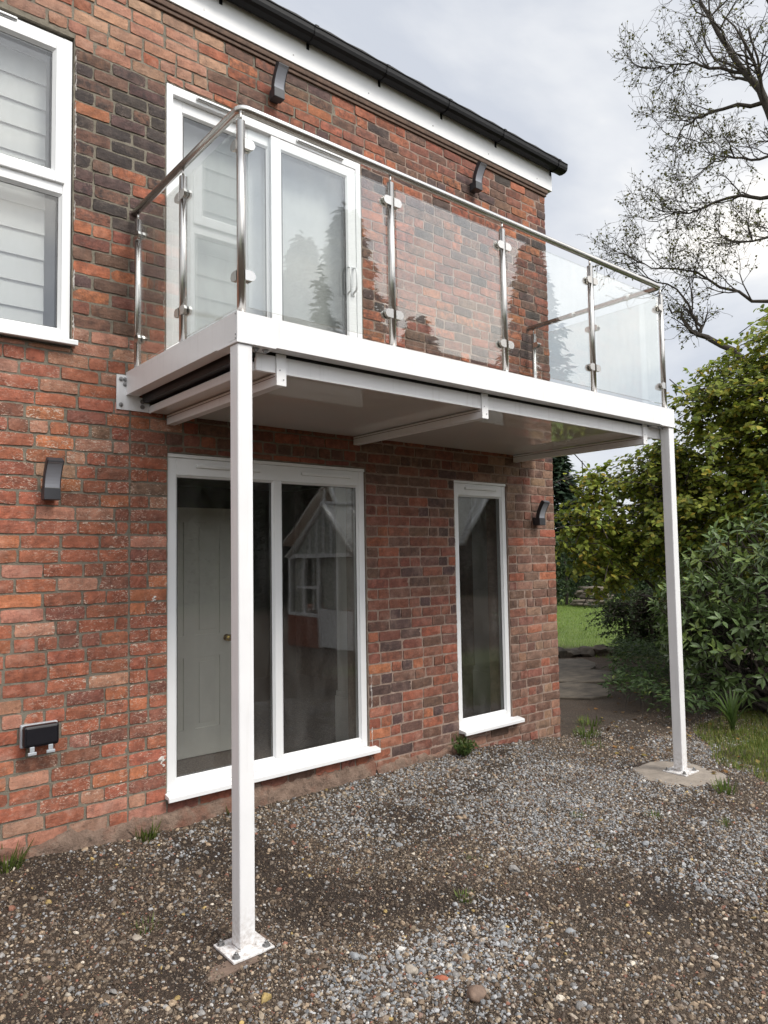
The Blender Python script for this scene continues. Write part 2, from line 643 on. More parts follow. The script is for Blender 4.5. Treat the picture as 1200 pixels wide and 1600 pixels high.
def damp_shade(x, y):  # damp dark earth, with the shade near the wall painted into the soil colour
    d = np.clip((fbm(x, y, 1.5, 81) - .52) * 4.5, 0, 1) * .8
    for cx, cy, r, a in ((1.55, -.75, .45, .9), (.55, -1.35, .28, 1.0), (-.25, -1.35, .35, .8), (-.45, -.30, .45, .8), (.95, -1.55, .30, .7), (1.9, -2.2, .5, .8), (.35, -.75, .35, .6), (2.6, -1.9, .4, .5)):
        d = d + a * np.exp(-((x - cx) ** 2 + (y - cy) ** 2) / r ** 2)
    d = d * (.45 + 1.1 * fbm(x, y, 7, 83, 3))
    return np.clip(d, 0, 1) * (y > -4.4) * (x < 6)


# ------------------------------------------------------------------ ground
def ground():
    def axis(c0, c1, step, far):
        a = list(np.arange(c0, c1, step))
        d, p = step, c1
        while p < far:
            a.append(p)
            d *= 1.22
            p += d
        d, p = step, c0
        while p > -far:
            d *= 1.22
            p -= d
            a.insert(0, p)
        return np.array(a)
    xs, ys = axis(-2.4, 6.2, 0.03, 400), axis(-4.2, 0.3, 0.03, 400)
    X, Y = np.meshgrid(xs, ys, indexing='ij')
    Z = gz(X, Y)
    fine = (np.abs(X - 1.9) < 4.3) & (np.abs(Y + 1.95) < 2.3)
    Z += fine * (0.010 * (fbm(X, Y, 16, 3) - .5) + 0.006 * (fbm(X, Y, 40, 4) - .5))
    under = (Y > 0.12) & (X < 4.0)
    Z = np.where(under, -0.2, Z)
    lawn = np.clip((X - 9.3 + 0.6 * fbm(X, Y, .8, 5)) * 1.2, 0, 1) * np.clip((Y - 1.6 - .15 * (X - 9) + .8 * fbm(X, Y, .9, 6)) * 1.0, 0, 1)
    behind = np.clip((-16.5 - Y) * .5, 0, 1) * 0.8
    side = np.clip((X - 4.6) * 2, 0, 1) * np.clip((-0.95 - Y) * 3, 0, 1) * np.clip((Y + 4.8) * 2, 0, 1) * 0.75
    lawn = np.maximum(np.maximum(lawn, behind), side)
    nx, ny = X.shape
    V = np.stack([X, Y, Z], -1).reshape(-1, 3)
    I = np.arange(nx * ny).reshape(nx, ny)
    F = np.stack([I[:-1, :-1], I[1:, :-1], I[1:, 1:], I[:-1, 1:]], -1).reshape(-1, 4)
    lw = lawn.reshape(-1, 1).repeat(3, 1)
    me = np_mesh('ground', V, F, lw, 'lawn', smooth=True, extra=[('damp_shade', damp_shade(X, Y).reshape(-1, 1).repeat(3, 1))])
    link('ground', me, 'ground', None, (0, 0, 0), {'kind': 'structure', 'label': 'brown gravelly soil of the yard running up to the house'})


ground()

# ------------------------------------------------------------------ house
XC = 4.15                                                 # corner of the facade
XL = -2.7
WT = 5.30
house = thing('house', (0.8, 3, 0), 'two storey old red brick house with white windows behind the balcony', 'house')
OPEN = {'window': (-1.75, -0.3124, 2.94, 4.805), 'door': (0.2525, 1.8355, 2.81, 4.778),
        'big': (0.2686, 1.837, 0.25, 2.378), 'small': (2.793, 3.4655, 0.225, 2.345)}


def wall_core():
    xs = sorted({XL, XC, *[v for o in OPEN.values() for v in o[:2]]})
    zs = sorted({-0.3, WT, *[v for o in OPEN.values() for v in o[2:]]})
    mb = MB()
    yf, yb = 0.006, 0.26

    def isopen(x, z):
        return any(o[0] < x < o[1] and o[2] < z < o[3] for o in OPEN.values())
    for i in range(len(xs) - 1):
        for j in range(len(zs) - 1):
            x0, x1, z0, z1 = xs[i], xs[i + 1], zs[j], zs[j + 1]
            if isopen((x0 + x1) / 2, (z0 + z1) / 2):
                continue
            mb.add([(x0, yf, z0), (x1, yf, z0), (x1, yf, z1), (x0, yf, z1)], [(0, 1, 2, 3)])
            mb.add([(x0, yb, z0), (x1, yb, z0), (x1, yb, z1), (x0, yb, z1)], [(3, 2, 1, 0)])
    for x0, x1, z0, z1 in OPEN.values():
        for a, b in (((x0, z0), (x0, z1)), ((x1, z0), (x1, z1)), ((x0, z0), (x1, z0)), ((x0, z1), (x1, z1))):
            mb.add([(a[0], yf, a[1]), (b[0], yf, b[1]), (b[0], yb, b[1]), (a[0], yb, a[1])], [(0, 1, 2, 3)])
    # return wall on the right, end wall on the left, back wall, so that the house is closed
    mb.box(XC - 0.25, XC - 0.006, 0.262, 7.0, -0.3, WT)
    mb.add([(XC - 0.006, 0.006, -.3), (XC - .006, .262, -.3), (XC - .006, .262, WT), (XC - .006, .006, WT)], [(0, 1, 2, 3)])
    mb.box(XL, XL + 0.25, 0.262, 7.0, -0.3, WT)
    mb.box(XL + .251, XC - .251, 6.75, 7.0, -0.3, WT)
    me_c = np.array([0.8, 0.1, 2.5])
    me = bpy.data.meshes.new('wall')
    me.from_pydata([tuple(np.array(p) - me_c) for p in mb.v], [], mb.f)
    return link('wall', me, 'mortar', house, me_c)


wall = wall_core()


def brick_look(x, z, row):
    """base colour, lime flecks, soot, dust of the brick at x, z"""
    r = random.random
    cols = dict(red=(.290, .098, .057), orange=(.365, .132, .066), dred=(.215, .081, .055), brown=(.155, .083, .060),
                dark=(.055, .043, .040), plum=(.095, .056, .052), buff=(.38, .225, .15), salmon=(.370, .178, .122), tan=(.25, .145, .10))

    def pick(**w):
        k = random.choices(list(w), list(w.values()))[0]
        return cols[k]
    sp, so, du = 0.1, 0.25, 0.15
    if z > 2.62:
        if z > 4.72 and x < 0.62:
            c = pick(salmon=4, buff=2.5, red=2, tan=1)
            so, du = .15, .5
        elif x < 0.26 and z > 3.75:
            c = pick(dark=4, plum=2.2, brown=2.5, orange=1.3, red=.8, tan=.4)
            so = .75
        elif x < 0.26 and z > 3.1:
            c = pick(dark=1, plum=1.3, brown=2.5, orange=1.2, red=2, dred=1.5)
            so = .5
        elif x < 0.3:
            c = pick(salmon=3, red=3, orange=2, tan=.6)
            sp, so, du = .35, .15, .35
        elif z > 4.78 and x < 1.9:
            c = pick(orange=3, red=3, dred=2, brown=1.2, plum=.6)
            so = .5
        else:
            c = pick(dred=3, red=2.2, orange=1.6, brown=2, plum=1.2, dark=.5)
            so = .6
    elif x < 0.3:
        if z > 2.0:
            c = pick(red=4, orange=2.2, dred=1.2, salmon=1.2, tan=.5)
            sp = .8
        elif z > .35:
            c = pick(red=6, orange=1.2, dred=1.6, salmon=.8)
            sp = .75
            if x < -.5:
                sp, du = .3, .6
        else:
            c = pick(red=2, tan=2, salmon=2, dred=1)
            du, sp = .9, .2
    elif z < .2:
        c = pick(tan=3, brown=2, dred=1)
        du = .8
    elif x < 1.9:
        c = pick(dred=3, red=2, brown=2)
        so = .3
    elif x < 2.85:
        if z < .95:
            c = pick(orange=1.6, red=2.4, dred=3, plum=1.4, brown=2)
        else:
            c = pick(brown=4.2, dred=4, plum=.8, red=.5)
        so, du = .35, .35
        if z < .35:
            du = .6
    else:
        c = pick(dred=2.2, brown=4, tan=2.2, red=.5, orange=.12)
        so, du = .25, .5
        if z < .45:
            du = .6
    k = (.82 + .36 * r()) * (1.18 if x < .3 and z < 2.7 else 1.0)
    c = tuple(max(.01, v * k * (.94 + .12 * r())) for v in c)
    return c, sp * (.4 + .9 * r()), so * (.3 + 1.0 * r()), du * (.3 + 1.0 * r())


NX, NZ = 6, 3
_i = np.arange((NX + 1) * (NZ + 1))
_edge = (_i % (NX + 1) == 0) | (_i % (NX + 1) == NX) | (_i // (NX + 1) == 0) | (_i // (NX + 1) == NZ)
EDGE = np.concatenate([np.where(_edge, 1.7, .75), np.full(2 * (NX + NZ), 1.7)])


def brick_geo(x0, x1, z0, z1):
    """front face grid with a worn outline, sides running back into the mortar"""
    vs, fs = [], []
    w, h = x1 - x0, z1 - z0
    sx, sz = random.uniform(-.002, .002), random.uniform(-.0025, .0025)
    yo = random.uniform(-.003, .003)
    tilt = random.uniform(-.002, .002)
    for j in range(NZ + 1):
        for i in range(NX + 1):
            u, q = i / NX, j / NZ
            x, z = x0 + w * u + sx, z0 + h * q + sz * (u - .5) * 2
            edge = i in (0, NX) or j in (0, NZ)
            corner = i in (0, NX) and j in (0, NZ)
            n = .0022
            x += random.uniform(-n, n) * (1 if edge else .6)
            z += random.uniform(-n, n) * (1 if edge else .6)
            y = yo + tilt * (u - .5) * 2 + random.uniform(-.0015, .0015) + (.0018 if edge else 0)
            if corner:
                x += (.002 if i == 0 else -.002)
                z += (.0016 if j == 0 else -.0016)
            vs.append((x, y, z))
    st = NX + 1
    for j in range(NZ):
        for i in range(NX):
            a = j * st + i
            fs.append((a, a + 1, a + st + 1, a + st))
    ring = [i for i in range(st)] + [j * st + NX for j in range(1, NZ + 1)] + [NZ * st + i for i in range(NX - 1, -1, -1)] + [j * st for j in range(NZ - 1, 0, -1)]
    o = len(vs)
    for i in ring:
        x, y, z = vs[i]
        vs.append((x, .018, z))
    n = len(ring)
    for k in range(n):
        a, b = ring[k], ring[(k + 1) % n]
        fs.append((b, a, o + k, o + (k + 1) % n))
    return vs, fs


def make_bricks():
    course, joint = 0.0803, 0.0125
    items = []
    nrows = int((WT + .12) / course) + 1
    for row in range(nrows):
        z0 = -.14 + row * course + .25 - .25
        z1 = min(z0 + course - joint, WT - .004)
        if z1 - z0 < .02:
            continue
        zc = (z0 + z1) / 2
        cuts = sorted({XL, XC, *[v for o in OPEN.values() if o[2] < z1 + .002 and o[3] > z0 - .002 for v in o[:2]]})
        if zc < 2.64:
            cuts = sorted(set(cuts) | {0.03})
        for a, b in zip(cuts[:-1], cuts[1:]):
            xm = (a + b) / 2
            ivs = [(z0, z1)]
            for o in OPEN.values():
                if o[0] < xm < o[1]:
                    nv = []
                    for p, q in ivs:
                        if o[2] - .008 > p:
                            nv.append((p, min(q, o[2] - .008)))
                        if o[3] + .008 < q:
                            nv.append((max(p, o[3] + .008), q))
                    ivs = nv
            for p, q in ivs:
                if q - p < .018:
                    continue
                x = a + (0.006 if a > XL else 0)
                end = b - (0.006 if b < XC else 0)
                header_row = (row % 5 == 2)
                if a == XL:
                    x -= random.uniform(0, .1) + (row % 2) * .11
                elif abs(a - .03) < 1e-6 or row % 2:
                    first = .10 if row % 2 else .207
                    if end - x > first + .08:
                        items.append((x, x + first + random.uniform(-.01, .012), p, q, row))
                        x = items[-1][1] + joint * random.uniform(.7, 1.3)
                while end - x > .03:
                    ww = random.uniform(.196, .217)
                    if (header_row and random.random() < .75) or random.random() < .10:
                        ww = random.uniform(.093, .107)
                    rest = end - x - ww - joint
                    if rest < .055:
                        if end - x < .245:
                            ww = end - x
                        else:
                            ww = (end - x) * .5 - joint / 2
                    items.append((x, x + ww, p, q, row))
                    x += ww + joint * random.uniform(.75, 1.35)
    scored = []
    for it in items:
        x0, x1, z0, z1, row = it
        a = project((x0, 0, z0))
        b = project((x1, 0, z1))
        area = abs(b[0] - a[0]) * abs(b[1] - a[1]) * 1.0
        cx, cy = (a[0] + b[0]) / 2, (a[1] + b[1]) / 2
        if not (0 < cx < 1200 and 0 < cy < 1600):
            area = 0
        if 366 < cx < 398 and 540 < cy:
            area = 0
        # true area of the foreshortened face
        c_ = project((x1, 0, z0))
        d_ = project((x0, 0, z1))
        if area:
            area = abs((c_[0] - a[0]) * (d_[1] - a[1]) - (c_[1] - a[1]) * (d_[0] - a[0]))
        scored.append((area, it))
    scored.sort(key=lambda q: -q[0])
    SV, SF, SC, SX = [], [], [], []
    for k, (area, (x0, x1, z0, z1, row)) in enumerate(scored):
        vs, fs = brick_geo(x0, x1, z0, z1)
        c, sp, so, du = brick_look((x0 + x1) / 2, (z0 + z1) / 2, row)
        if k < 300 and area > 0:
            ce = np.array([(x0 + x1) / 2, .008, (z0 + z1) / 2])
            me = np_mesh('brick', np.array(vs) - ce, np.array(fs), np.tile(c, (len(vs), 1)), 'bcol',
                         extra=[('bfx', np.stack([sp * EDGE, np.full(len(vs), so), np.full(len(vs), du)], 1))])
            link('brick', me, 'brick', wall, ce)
        else:
            o = len(SV)
            SV += vs
            SF += [tuple(i + o for i in f) for f in fs]
            SC += [c] * len(vs)
            SX += [(sp * e_, so, du) for e_ in EDGE]
    # bricks of the return wall round the corner
    for row in range(nrows):
        z0 = -.14 + row * course
        z1 = min(z0 + course - joint, WT - .004)
        if z1 - z0 < .03:
            continue
        y = .02 + (.10 if row % 2 else 0)
        while y < 6.9:
            ww = min(.205, 7.0 - y)
            c, sp, so, du = brick_look(3.9, (z0 + z1) / 2, row)
            o = len(SV)
            X = XC + random.uniform(-.003, .001)
            SV += [(XC - .02, y, z0), (XC - .02, y + ww, z0), (XC - .02, y + ww, z1), (XC - .02, y, z1),
                   (X, y + .002, z0 + .002), (X, y + ww - .002, z0 + .002), (X, y + ww - .002, z1 - .002), (X, y + .002, z1 - .002)]
            SF += [tuple(i + o for i in f) for f in ((4, 5, 6, 7), (0, 1, 5, 4), (1, 2, 6, 5), (2, 3, 7, 6), (3, 0, 4, 7))]
            SC += [c] * 8
            SX += [(sp, so, du)] * 8
            y += ww + joint
    me = np_mesh('brick', np.array(SV), np.array(SF), np.array(SC), 'bcol', extra=[('bfx', np.array(SX))])
    link('brick', me, 'brick', wall, (0, 0, 0), {'kind': 'stuff'})


make_bricks()


def rough_strip(name, pts, wid, mat, parent, y=-.003):
    """thin irregular daub on the wall"""
    mb = MB()
    vs, n = [], len(pts)
    for (x, z) in pts:
        w = wid * random.uniform(.3, 1.2)
        vs += [(x - w, y + .008, z), (x, y, z), (x + w, y + .008, z)]
    fs = []
    for i in range(n - 1):
        a = i * 3
        fs += [(a, a + 1, a + 4, a + 3), (a + 1, a + 2, a + 5, a + 4)]
    mb.add(vs, fs)
    return mb.build(name, mat, parent)


# ---- white window units
def frame_bars(mb, x0, x1, z0, z1, l, r, b, t, y0, y1, bev=.004):
    mb.box(x0, x0 + l, y0, y1, z0, z1, bev)
    mb.box(x1 - r, x1, y0, y1, z0, z1, bev)
    mb.box(x0 + l - .001, x1 - r + .001, y0 + .0012, y1 - .001, z0, z0 + b, bev)
    mb.box(x0 + l - .001, x1 - r + .001, y0 + .0012, y1 - .001, z1 - t, z1, bev)


def beads(mb, x0, x1, z0, z1, y, w=.016):
    """sloping glazing beads round one pane"""
    o = [(x0, z0), (x1, z0), (x1, z1), (x0, z1)]
    i = [(x0 + w, z0 + w), (x1 - w, z0 + w), (x1 - w, z1 - w), (x0 + w, z1 - w)]
    for k in range(4):
        k2 = (k + 1) % 4
        mb.add([(o[k][0], y - .004, o[k][1]), (o[k2][0], y - .004, o[k2][1]), (i[k2][0], y + .013, i[k2][1]), (i[k][0], y + .013, i[k][1])], [(0, 1, 2, 3)])


def pane(x0, x1, z0, z1, y, parent, name='pane', mat='window_glass'):
    p = MB().box(x0, x1, y, y + .022, z0, z1).build(name, mat, parent)
    g = MB()
    frame_bars(g, x0 - .001, x1 + .001, z0 - .001, z1 + .001, .005, .005, .005, .005, y - .003, y - .0005, 0)
    g.build('gasket', 'rubber', parent)
    return p


def vent(x0, x1, z, parent, y=.013, dark=False):
    MB().box(x0, x1, y - .012, y + .006, z - .011, z + .011, .004).build('trickle_vent', 'upvc', parent)
    if dark:
        MB().box(x0 + .006, x1 - .004, y - .0135, y - .0115, z - .010, z - .002).build('vent_slot', 'rubber', parent)


# picture window, ground floor left
pw = link('window', None, None, house, (1.05, .05, .3), {'label': 'wide two pane picture window under the balcony'})
mb = MB()
x0, x1, z0, z1 = 0.2726, 1.833, .298, 2.352
frame_bars(mb, x0, x1, z0, z1, .058, .054, .056, .108, .018, .088)
mb.box(1.043, 1.101, .0192, .087, z0 + .055, z1 - .107, .004)
beads(mb, x0 + .057, 1.0435, z0 + .055, z1 - .107, .026)
beads(mb, 1.1005, x1 - .053, z0 + .055, z1 - .107, .026)
mb.box(x0 - .002, x1 + .002, .010, .088, z1 + .0005, z1 + .024, .003)
mb.build('frame', 'upvc', pw)
pane(x0 + .071, 1.0295, z0 + .070, z1 - .121, .040, pw)
pane(1.1145, x1 - .067, z0 + .070, z1 - .121, .040, pw)
vent(.46, .93, 2.305, pw)
vent(1.26, 1.70, 2.305, pw)
sl = MB()
sl.prism([(.10, .298), (.015, .297), (-.055, .286), (-.060, .280), (-.060, .256), (-.052, .252), (-.046, .258), (-.040, .268), (.10, .262)], 0, .255, 1.895)
sl.build('sill', 'upvc', pw)

# tall side window
sw = link('window', None, None, house, (3.13, .05, .3), {'label': 'tall narrow single pane window'})
mb = MB()
x0, x1, z0, z1 = 2.797, 3.4615, .268, 2.322
frame_bars(mb, x0, x1, z0, z1, .056, .052, .054, .100, .018, .088)
beads(mb, x0 + .055, x1 - .051, z0 + .053, z1 - .099, .026)
mb.box(x0 - .002, x1 + .002, .010, .088, z1 + .0005, z1 + .022, .003)
mb.build('frame', 'upvc', sw)
pane(x0 + .069, x1 - .065, z0 + .068, z1 - .113, .040, sw)
vent(2.93, 3.33, 2.283, sw)
sl = MB()
sl.prism([(.10, .268), (.015, .267), (-.072, .254), (-.078, .248), (-.078, .226), (-.070, .222), (-.062, .228), (-.056, .236), (.10, .232)], 0, 2.789, 3.535)
sl.build('sill', 'upvc', sw)

# upper left window
uw = link('window', None, None, house, (-1.0, .05, 3.9), {'label': 'upper two light window with wide blind slats behind it'})
mb = MB()
x0, x1, z0, z1 = -1.745, -.3164, 2.985, 4.79
frame_bars(mb, x0, x1, z0, z1, .05, .05, .052, .05, .022, .092)
mb.box(x0 + .049, x1 - .049, .0232, .09, 3.842, 3.905, .004)
frame_bars(mb, x0 + .044, x1 - .040, 3.900, z1 - .036, .062, .056, .060, .060, .004, .070, .005)
beads(mb, x0 + .105, x1 - .0955, 3.959, z1 - .0955, .012)
beads(mb, x0 + .049, x1 - .049, z0 + .051, 3.843, .030)
mb.build('frame', 'upvc', uw)
pane(x0 + .119, x1 - .109, 3.973, z1 - .109, .028, uw)
pane(x0 + .063, x1 - .063, z0 + .065, 3.829, .046, uw)
vent(-1.3, -.62, 4.772, uw, .012, True)
sl = MB()
sl.prism([(.10, 2.984), (.015, 2.983), (-.050, 2.974), (-.055, 2.968), (-.055, 2.946), (-.048, 2.942), (-.04, 2.95), (.10, 2.950)], 0, -1.77, -.292)
sl.build('sill', 'upvc', uw)

MB().box(-.3165, -.3128, .093, .258, 2.99, 4.79).build('reveal_lining', 'pale_paint', uw)
# sliding patio door onto the balcony
pd = link('patio_door', None, None, house, (1.04, .05, 2.84), {'label': 'white two leaf sliding patio door with a long handle'})
mb = MB()
x0, x1, z0, z1 = .2565, 1.8315, 2.815, 4.774
frame_bars(mb, x0, x1, z0, z1, .045, .048, .05, .060, .004, .094, .004)
mb.build('frame', 'upvc', pd)
lf = MB()
frame_bars(lf, .303, 1.080, 2.866, 4.713, .075, .054, .085, .075, .040, .088, .004)
beads(lf, .377, 1.027, 2.950, 4.639, .046)
lf.build('leaf_frame', 'upvc', pd)
lf = MB()
frame_bars(lf, 1.030, 1.782, 2.867, 4.712, .082, .076, .085, .075, .009, .039, .004)
beads(lf, 1.111, 1.707, 2.951, 4.638, .014)
lf.build('leaf_frame', 'upvc', pd)
pane(.391, 1.013, 2.964, 4.625, .058, pd)
pane(1.125, 1.693, 2.965, 4.624, .024, pd)
vent(.46, .78, 4.748, pd, 0, True)
vent(1.24, 1.66, 4.748, pd, 0, True)
h = MB()
h.box(1.730, 1.762, .002, .008, 3.70, 3.93, .003)
h.tube([(1.746, .004, 3.72), (1.746, -.035, 3.735), (1.746, -.045, 3.78), (1.746, -.045, 3.86), (1.746, -.035, 3.905), (1.746, .004, 3.92)], .008, 8)
h.build('handle', 'upvc', pd)
h = MB()
h.tube([(1.70, .010, 3.71), (1.70, -.022, 3.725), (1.70, -.026, 3.82), (1.70, -.022, 3.905), (1.70, .010, 3.92)], .006, 8)
h.build('handle', 'upvc', pd)

# lumps of lime and sealant round the reveals
def daubs(x, za, zb, wid, share):
    z = za
    while z < zb:
        l = random.uniform(.03, .16)
        if random.random() < share:
            n = max(3, int(l / .012))
            rough_strip('sealant', [(x + random.uniform(-.003, .003), z + l * i / n) for i in range(n + 1)], wid, 'lime', house)
        z += l


daubs(1.866, .20, 1.05, .007, .85)
daubs(-.302, 2.98, 4.7, .005, .55)
daubs(.243, 2.86, 3.9, .004, .5)
daubs(2.786, .35, 2.1, .003, .6)
rough_strip('mortar_daub', [(.235 + random.uniform(-.01, .01), .46 + i * .011) for i in range(7)], .025, 'lime', house)
rough_strip('mortar_daub', [(.18 + random.uniform(-.01, .01), 1.46 + i * .008) for i in range(5)], .02, 'lime', house)

def plinth(xa, xb, top, seed):
    random.seed(seed)
    n = int((xb - xa) / .022)
    m_ = 7
    vs, fs = [], []
    for i in range(n + 1):
        x = xa + (xb - xa) * i / n
        t = top(x) + .050 * mnoise.noise(Vector((x * 5, seed, 0))) + .028 * mnoise.noise(Vector((x * 22, seed, 3)))
        z0 = g1(x, 0) - .06
        for j in range(m_ + 1):
            u = j / m_
            bulge = .030 * (1 - u ** 2.2) + .006
            y = -bulge + .012 * mnoise.noise(Vector((x * 9, u * 3, seed))) + .006 * mnoise.noise(Vector((x * 31, u * 9, seed)))
            vs.append((x, min(y, .004) if j < m_ else .008, z0 + (t - z0) * u))
    w = m_ + 1
    for i in range(n):
        for j in range(m_):
            a = i * w + j
            fs.append((a, a + w, a + w + 1, a + 1))
    MB().add(vs, fs, True).build('plinth', 'plinth', house)


def plinthmat():
    m, t, b = newmat('dusty_plinth')
    p = pos(t)
    a = noise_node(t, 11, 6, 0.7, p)
    c = ramp(t, a.outputs['Fac'], 0.28, 0.72, (0.125, 0.08, 0.06, 1), (0.33, 0.235, 0.18, 1)).outputs['Color']
    q = noise_node(t, 4.5, 4, 0.6, p)
    c = mixc(t, mathn(t, 'MULTIPLY', ramp(t, q.outputs['Fac'], 0.50, 0.62).outputs['Color'], 0.6), c, (0.24, 0.095, 0.06))
    d = noise_node(t, 17, 5, 0.7, p)
    c = mixc(t, mathn(t, 'MULTIPLY', ramp(t, d.outputs['Fac'], 0.56, 0.68).outputs['Color'], 0.7), c, (0.055, 0.042, 0.034))
    t.links.new(c, b.inputs['Base Color'])
    b.inputs['Roughness'].default_value = 0.95
    h = noise_node(t, 38, 6, 0.75, p)
    bump(t, b, mathn(t, 'ADD', h.outputs['Fac'], mathn(t, 'MULTIPLY', a.outputs['Fac'], 1.5)), 1.0, 0.02)
    return m


M['plinth'] = plinthmat()
plinth(-2.7, .26, lambda x: .195 - .02 * x, 3)
plinth(.235, 1.87, lambda x: .195, 5)
plinth(1.90, 2.76, lambda x: .150, 7)

# air brick low in the wall by the side window
ab = MB()
ab.box(3.18, 3.40, -.004, .01, .135, .195, .003)
ab.build('air_brick', 'timber', house)

# fascia, timber strip, gutter with brackets, roof edge
fs = MB().box(XL, 4.235, -.030, -.006, 5.305, 5.56, .003).build('fascia_board', 'upvc', house)
MB().box(4.2115, 4.2345, -.005, 7.1, 5.305, 5.56).build('fascia_board', 'upvc', house)
for i in range(9):
    xx = -1.6 + i * .7
    MB().tube([(xx, -.029, 5.36), (xx, -.032, 5.36)], .006, 8).build('fixing', 'galv', fs)
MB().box(XL, 4.18, -.022, .02, 5.262, 5.300, .006).box(XL, 4.165, -.012, .015, 5.235, 5.260, .004).build('timber_strip', 'timber', house)
MB().box(XL, 4.208, -.004, .7, 5.302, 5.312).build('soffit_board', 'timber', house)
prof = [(-.034, 5.5604), (-.036, 5.5064), (-.050, 5.4908), (-.080, 5.4836), (-.118, 5.4872), (-.142, 5.5016), (-.150, 5.5244), (-.152, 5.5556),
        (-.158, 5.5580), (-.158, 5.5640), (-.146, 5.5640), (-.144, 5.5274), (-.136, 5.5052), (-.115, 5.4920), (-.080, 5.4884), (-.055, 5.4950), (-.042, 5.5088), (-.040, 5.5604)]
gt = MB().prism(prof, 0, XL, 4.33).prism([(q[0], q[1]) for q in prof[:9]] + [(-.034, 5.5640)], 0, 4.3305, 4.336).build('gutter', 'black_gutter', house)
big = [(q[0] - .004 if q[0] < -.1 else q[0], q[1] - .006) for q in prof[1:9]] + [(-.162, 5.5688), (-.150, 5.5688), (-.151, 5.5244), (-.140, 5.5004), (-.112, 5.4884), (-.08, 5.4848), (-.052, 5.4920), (-.039, 5.5064)]
for xx in (-1.48, -.78, -.08, .62, 1.325, 2.008, 2.698, 3.397, 4.21):
    MB().prism(big, 0, xx - .016, xx + .016).box(xx - .012, xx + .012, -.036, -.0305, 5.455, 5.50, .002).build('bracket', 'black_gutter', gt)
rf = link('roof', None, None, house, (.8, 3, 6))
mb = MB()
pl = [(-.11, 5.563), (3.5, 7.3), (7.1, 5.563), (7.1, 5.538), (3.5, 7.26), (-.11, 5.538)]
mb.prism(pl, 0, XL, 4.30)
mb.build('roof_slab', 'roof', rf)
for r_ in range(2):
    for k in range(24):
        xx = 4.32 - .30 * (k + 1) + (0.15 if r_ else 0)
        y0, zz = -.13 + r_ * .22, 5.568 + r_ * .115
        t_ = MB()
        t_.add([(xx, y0, zz), (xx + .29, y0, zz), (xx + .29, y0 + .30, zz + .155), (xx, y0 + .30, zz + .155),
                (xx, y0, zz + .022), (xx + .145, y0, zz + .030), (xx + .29, y0, zz + .022), (xx + .29, y0 + .30, zz + .175), (xx + .145, y0 + .30, zz + .182), (xx, y0 + .30, zz + .175)],
               [(0, 3, 2, 1), (0, 1, 6, 5, 4), (4, 5, 8, 9), (5, 6, 7, 8), (1, 2, 7, 6), (3, 9, 8, 7, 2), (0, 4, 9, 3)])
        t_.build('roof_tile', 'roof', rf)

# ---- rooms behind the windows
room = link('room', None, None, house, (1.2, 1.8, .13))
mb = MB()
mb.box(XL + .251, XC - .251, .262, 6.7, .08, .13)
mb.build('carpet', 'carpet', room)
mb = MB()
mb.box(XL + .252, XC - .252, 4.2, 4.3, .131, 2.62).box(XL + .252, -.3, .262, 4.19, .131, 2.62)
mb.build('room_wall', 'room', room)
MB().box(XL + .252, XC - .252, .263, 6.7, 2.625, 2.78).build('room_ceiling', 'pale_paint', room)
mb = MB().box(2.03, 2.42, .30, .66, .131, 2.62).box(3.80, 3.896, .30, .76, .131, 2.62)
mb.build('room_pier', 'pale_paint', room)
for a, b, c, d in ((2.012, 2.436, .282, .676), (3.782, 3.898, .284, .776)):
    MB().box(a, b, c, d, .132, .56, .004).box(a + .006, b - .004, c + .006, d - .006, .5605, .60, .004).build('skirting', 'pale_paint', room)
# upper rooms
mb = MB()
mb.box(XL + .252, XC - .252, 2.6, 2.7, 2.79, 5.25).box(XL + .252, XC - .252, .27, 2.59, 5.2, 5.25).box(.0, .05, .27, 2.59, 2.80, 5.19).box(2.3, 2.35, .27, 2.59, 2.80, 5.19)
mb.build('room_wall', 'pale_paint', room)

# open panelled door inside
dr = link('interior_door', None, None, house, (.97, 1.2, .13), {'label': 'cream panelled door standing behind the left pane'})
mb = MB()
dx0, dx1, dz0, dz1, dy = .585, 1.345, .138, 2.128, 1.20
st = .115
mx_ = (dx0 + dx1) / 2
cx_ = [(dx0, dx0 + st), (dx1 - st, dx1)]
for a, b in cx_:
    mb.box(a, b, dy, dy + .04, dz0, dz1, .002)
mb.box(mx_ - .05, mx_ + .05, dy + .0005, dy + .039, dz0 + .001, dz1 - .001, .002)
for a, b in ((dz0, dz0 + .22), (.92, 1.10), (dz1 - .12, dz1)):
    mb.box(dx0 + st - .001, dx1 - st + .001, dy + .001, dy + .039, a, b, .002)
mb.build('door_frame', 'door_paint', dr)
for xa, xb in ((dx0 + st, mx_ - .05), (mx_ + .05, dx1 - st)):
    for za, zb in ((dz0 + .22, .92), (1.10, dz1 - .12)):
        p_ = MB()
        p_.box(xa, xb, dy + .014, dy + .03, za, zb)
        p_.box(xa + .035, xb - .035, dy + .006, dy + .0135, za + .035, zb - .035, .005)
        p_.build('door_panel', 'door_paint', dr)
kb = MB()
kb.tube([(1.288, 1.199, 1.06), (1.288, 1.194, 1.06)], .028, 14)
kb.tube([(1.288, 1.193, 1.06), (1.288, 1.165, 1.06), (1.288, 1.158, 1.06), (1.288, 1.148, 1.06), (1.288, 1.138, 1.06), (1.288, 1.134, 1.06)], [.009, .010, .024, .030, .024, .010], 14)
kb.build('knob', 'brass', dr)

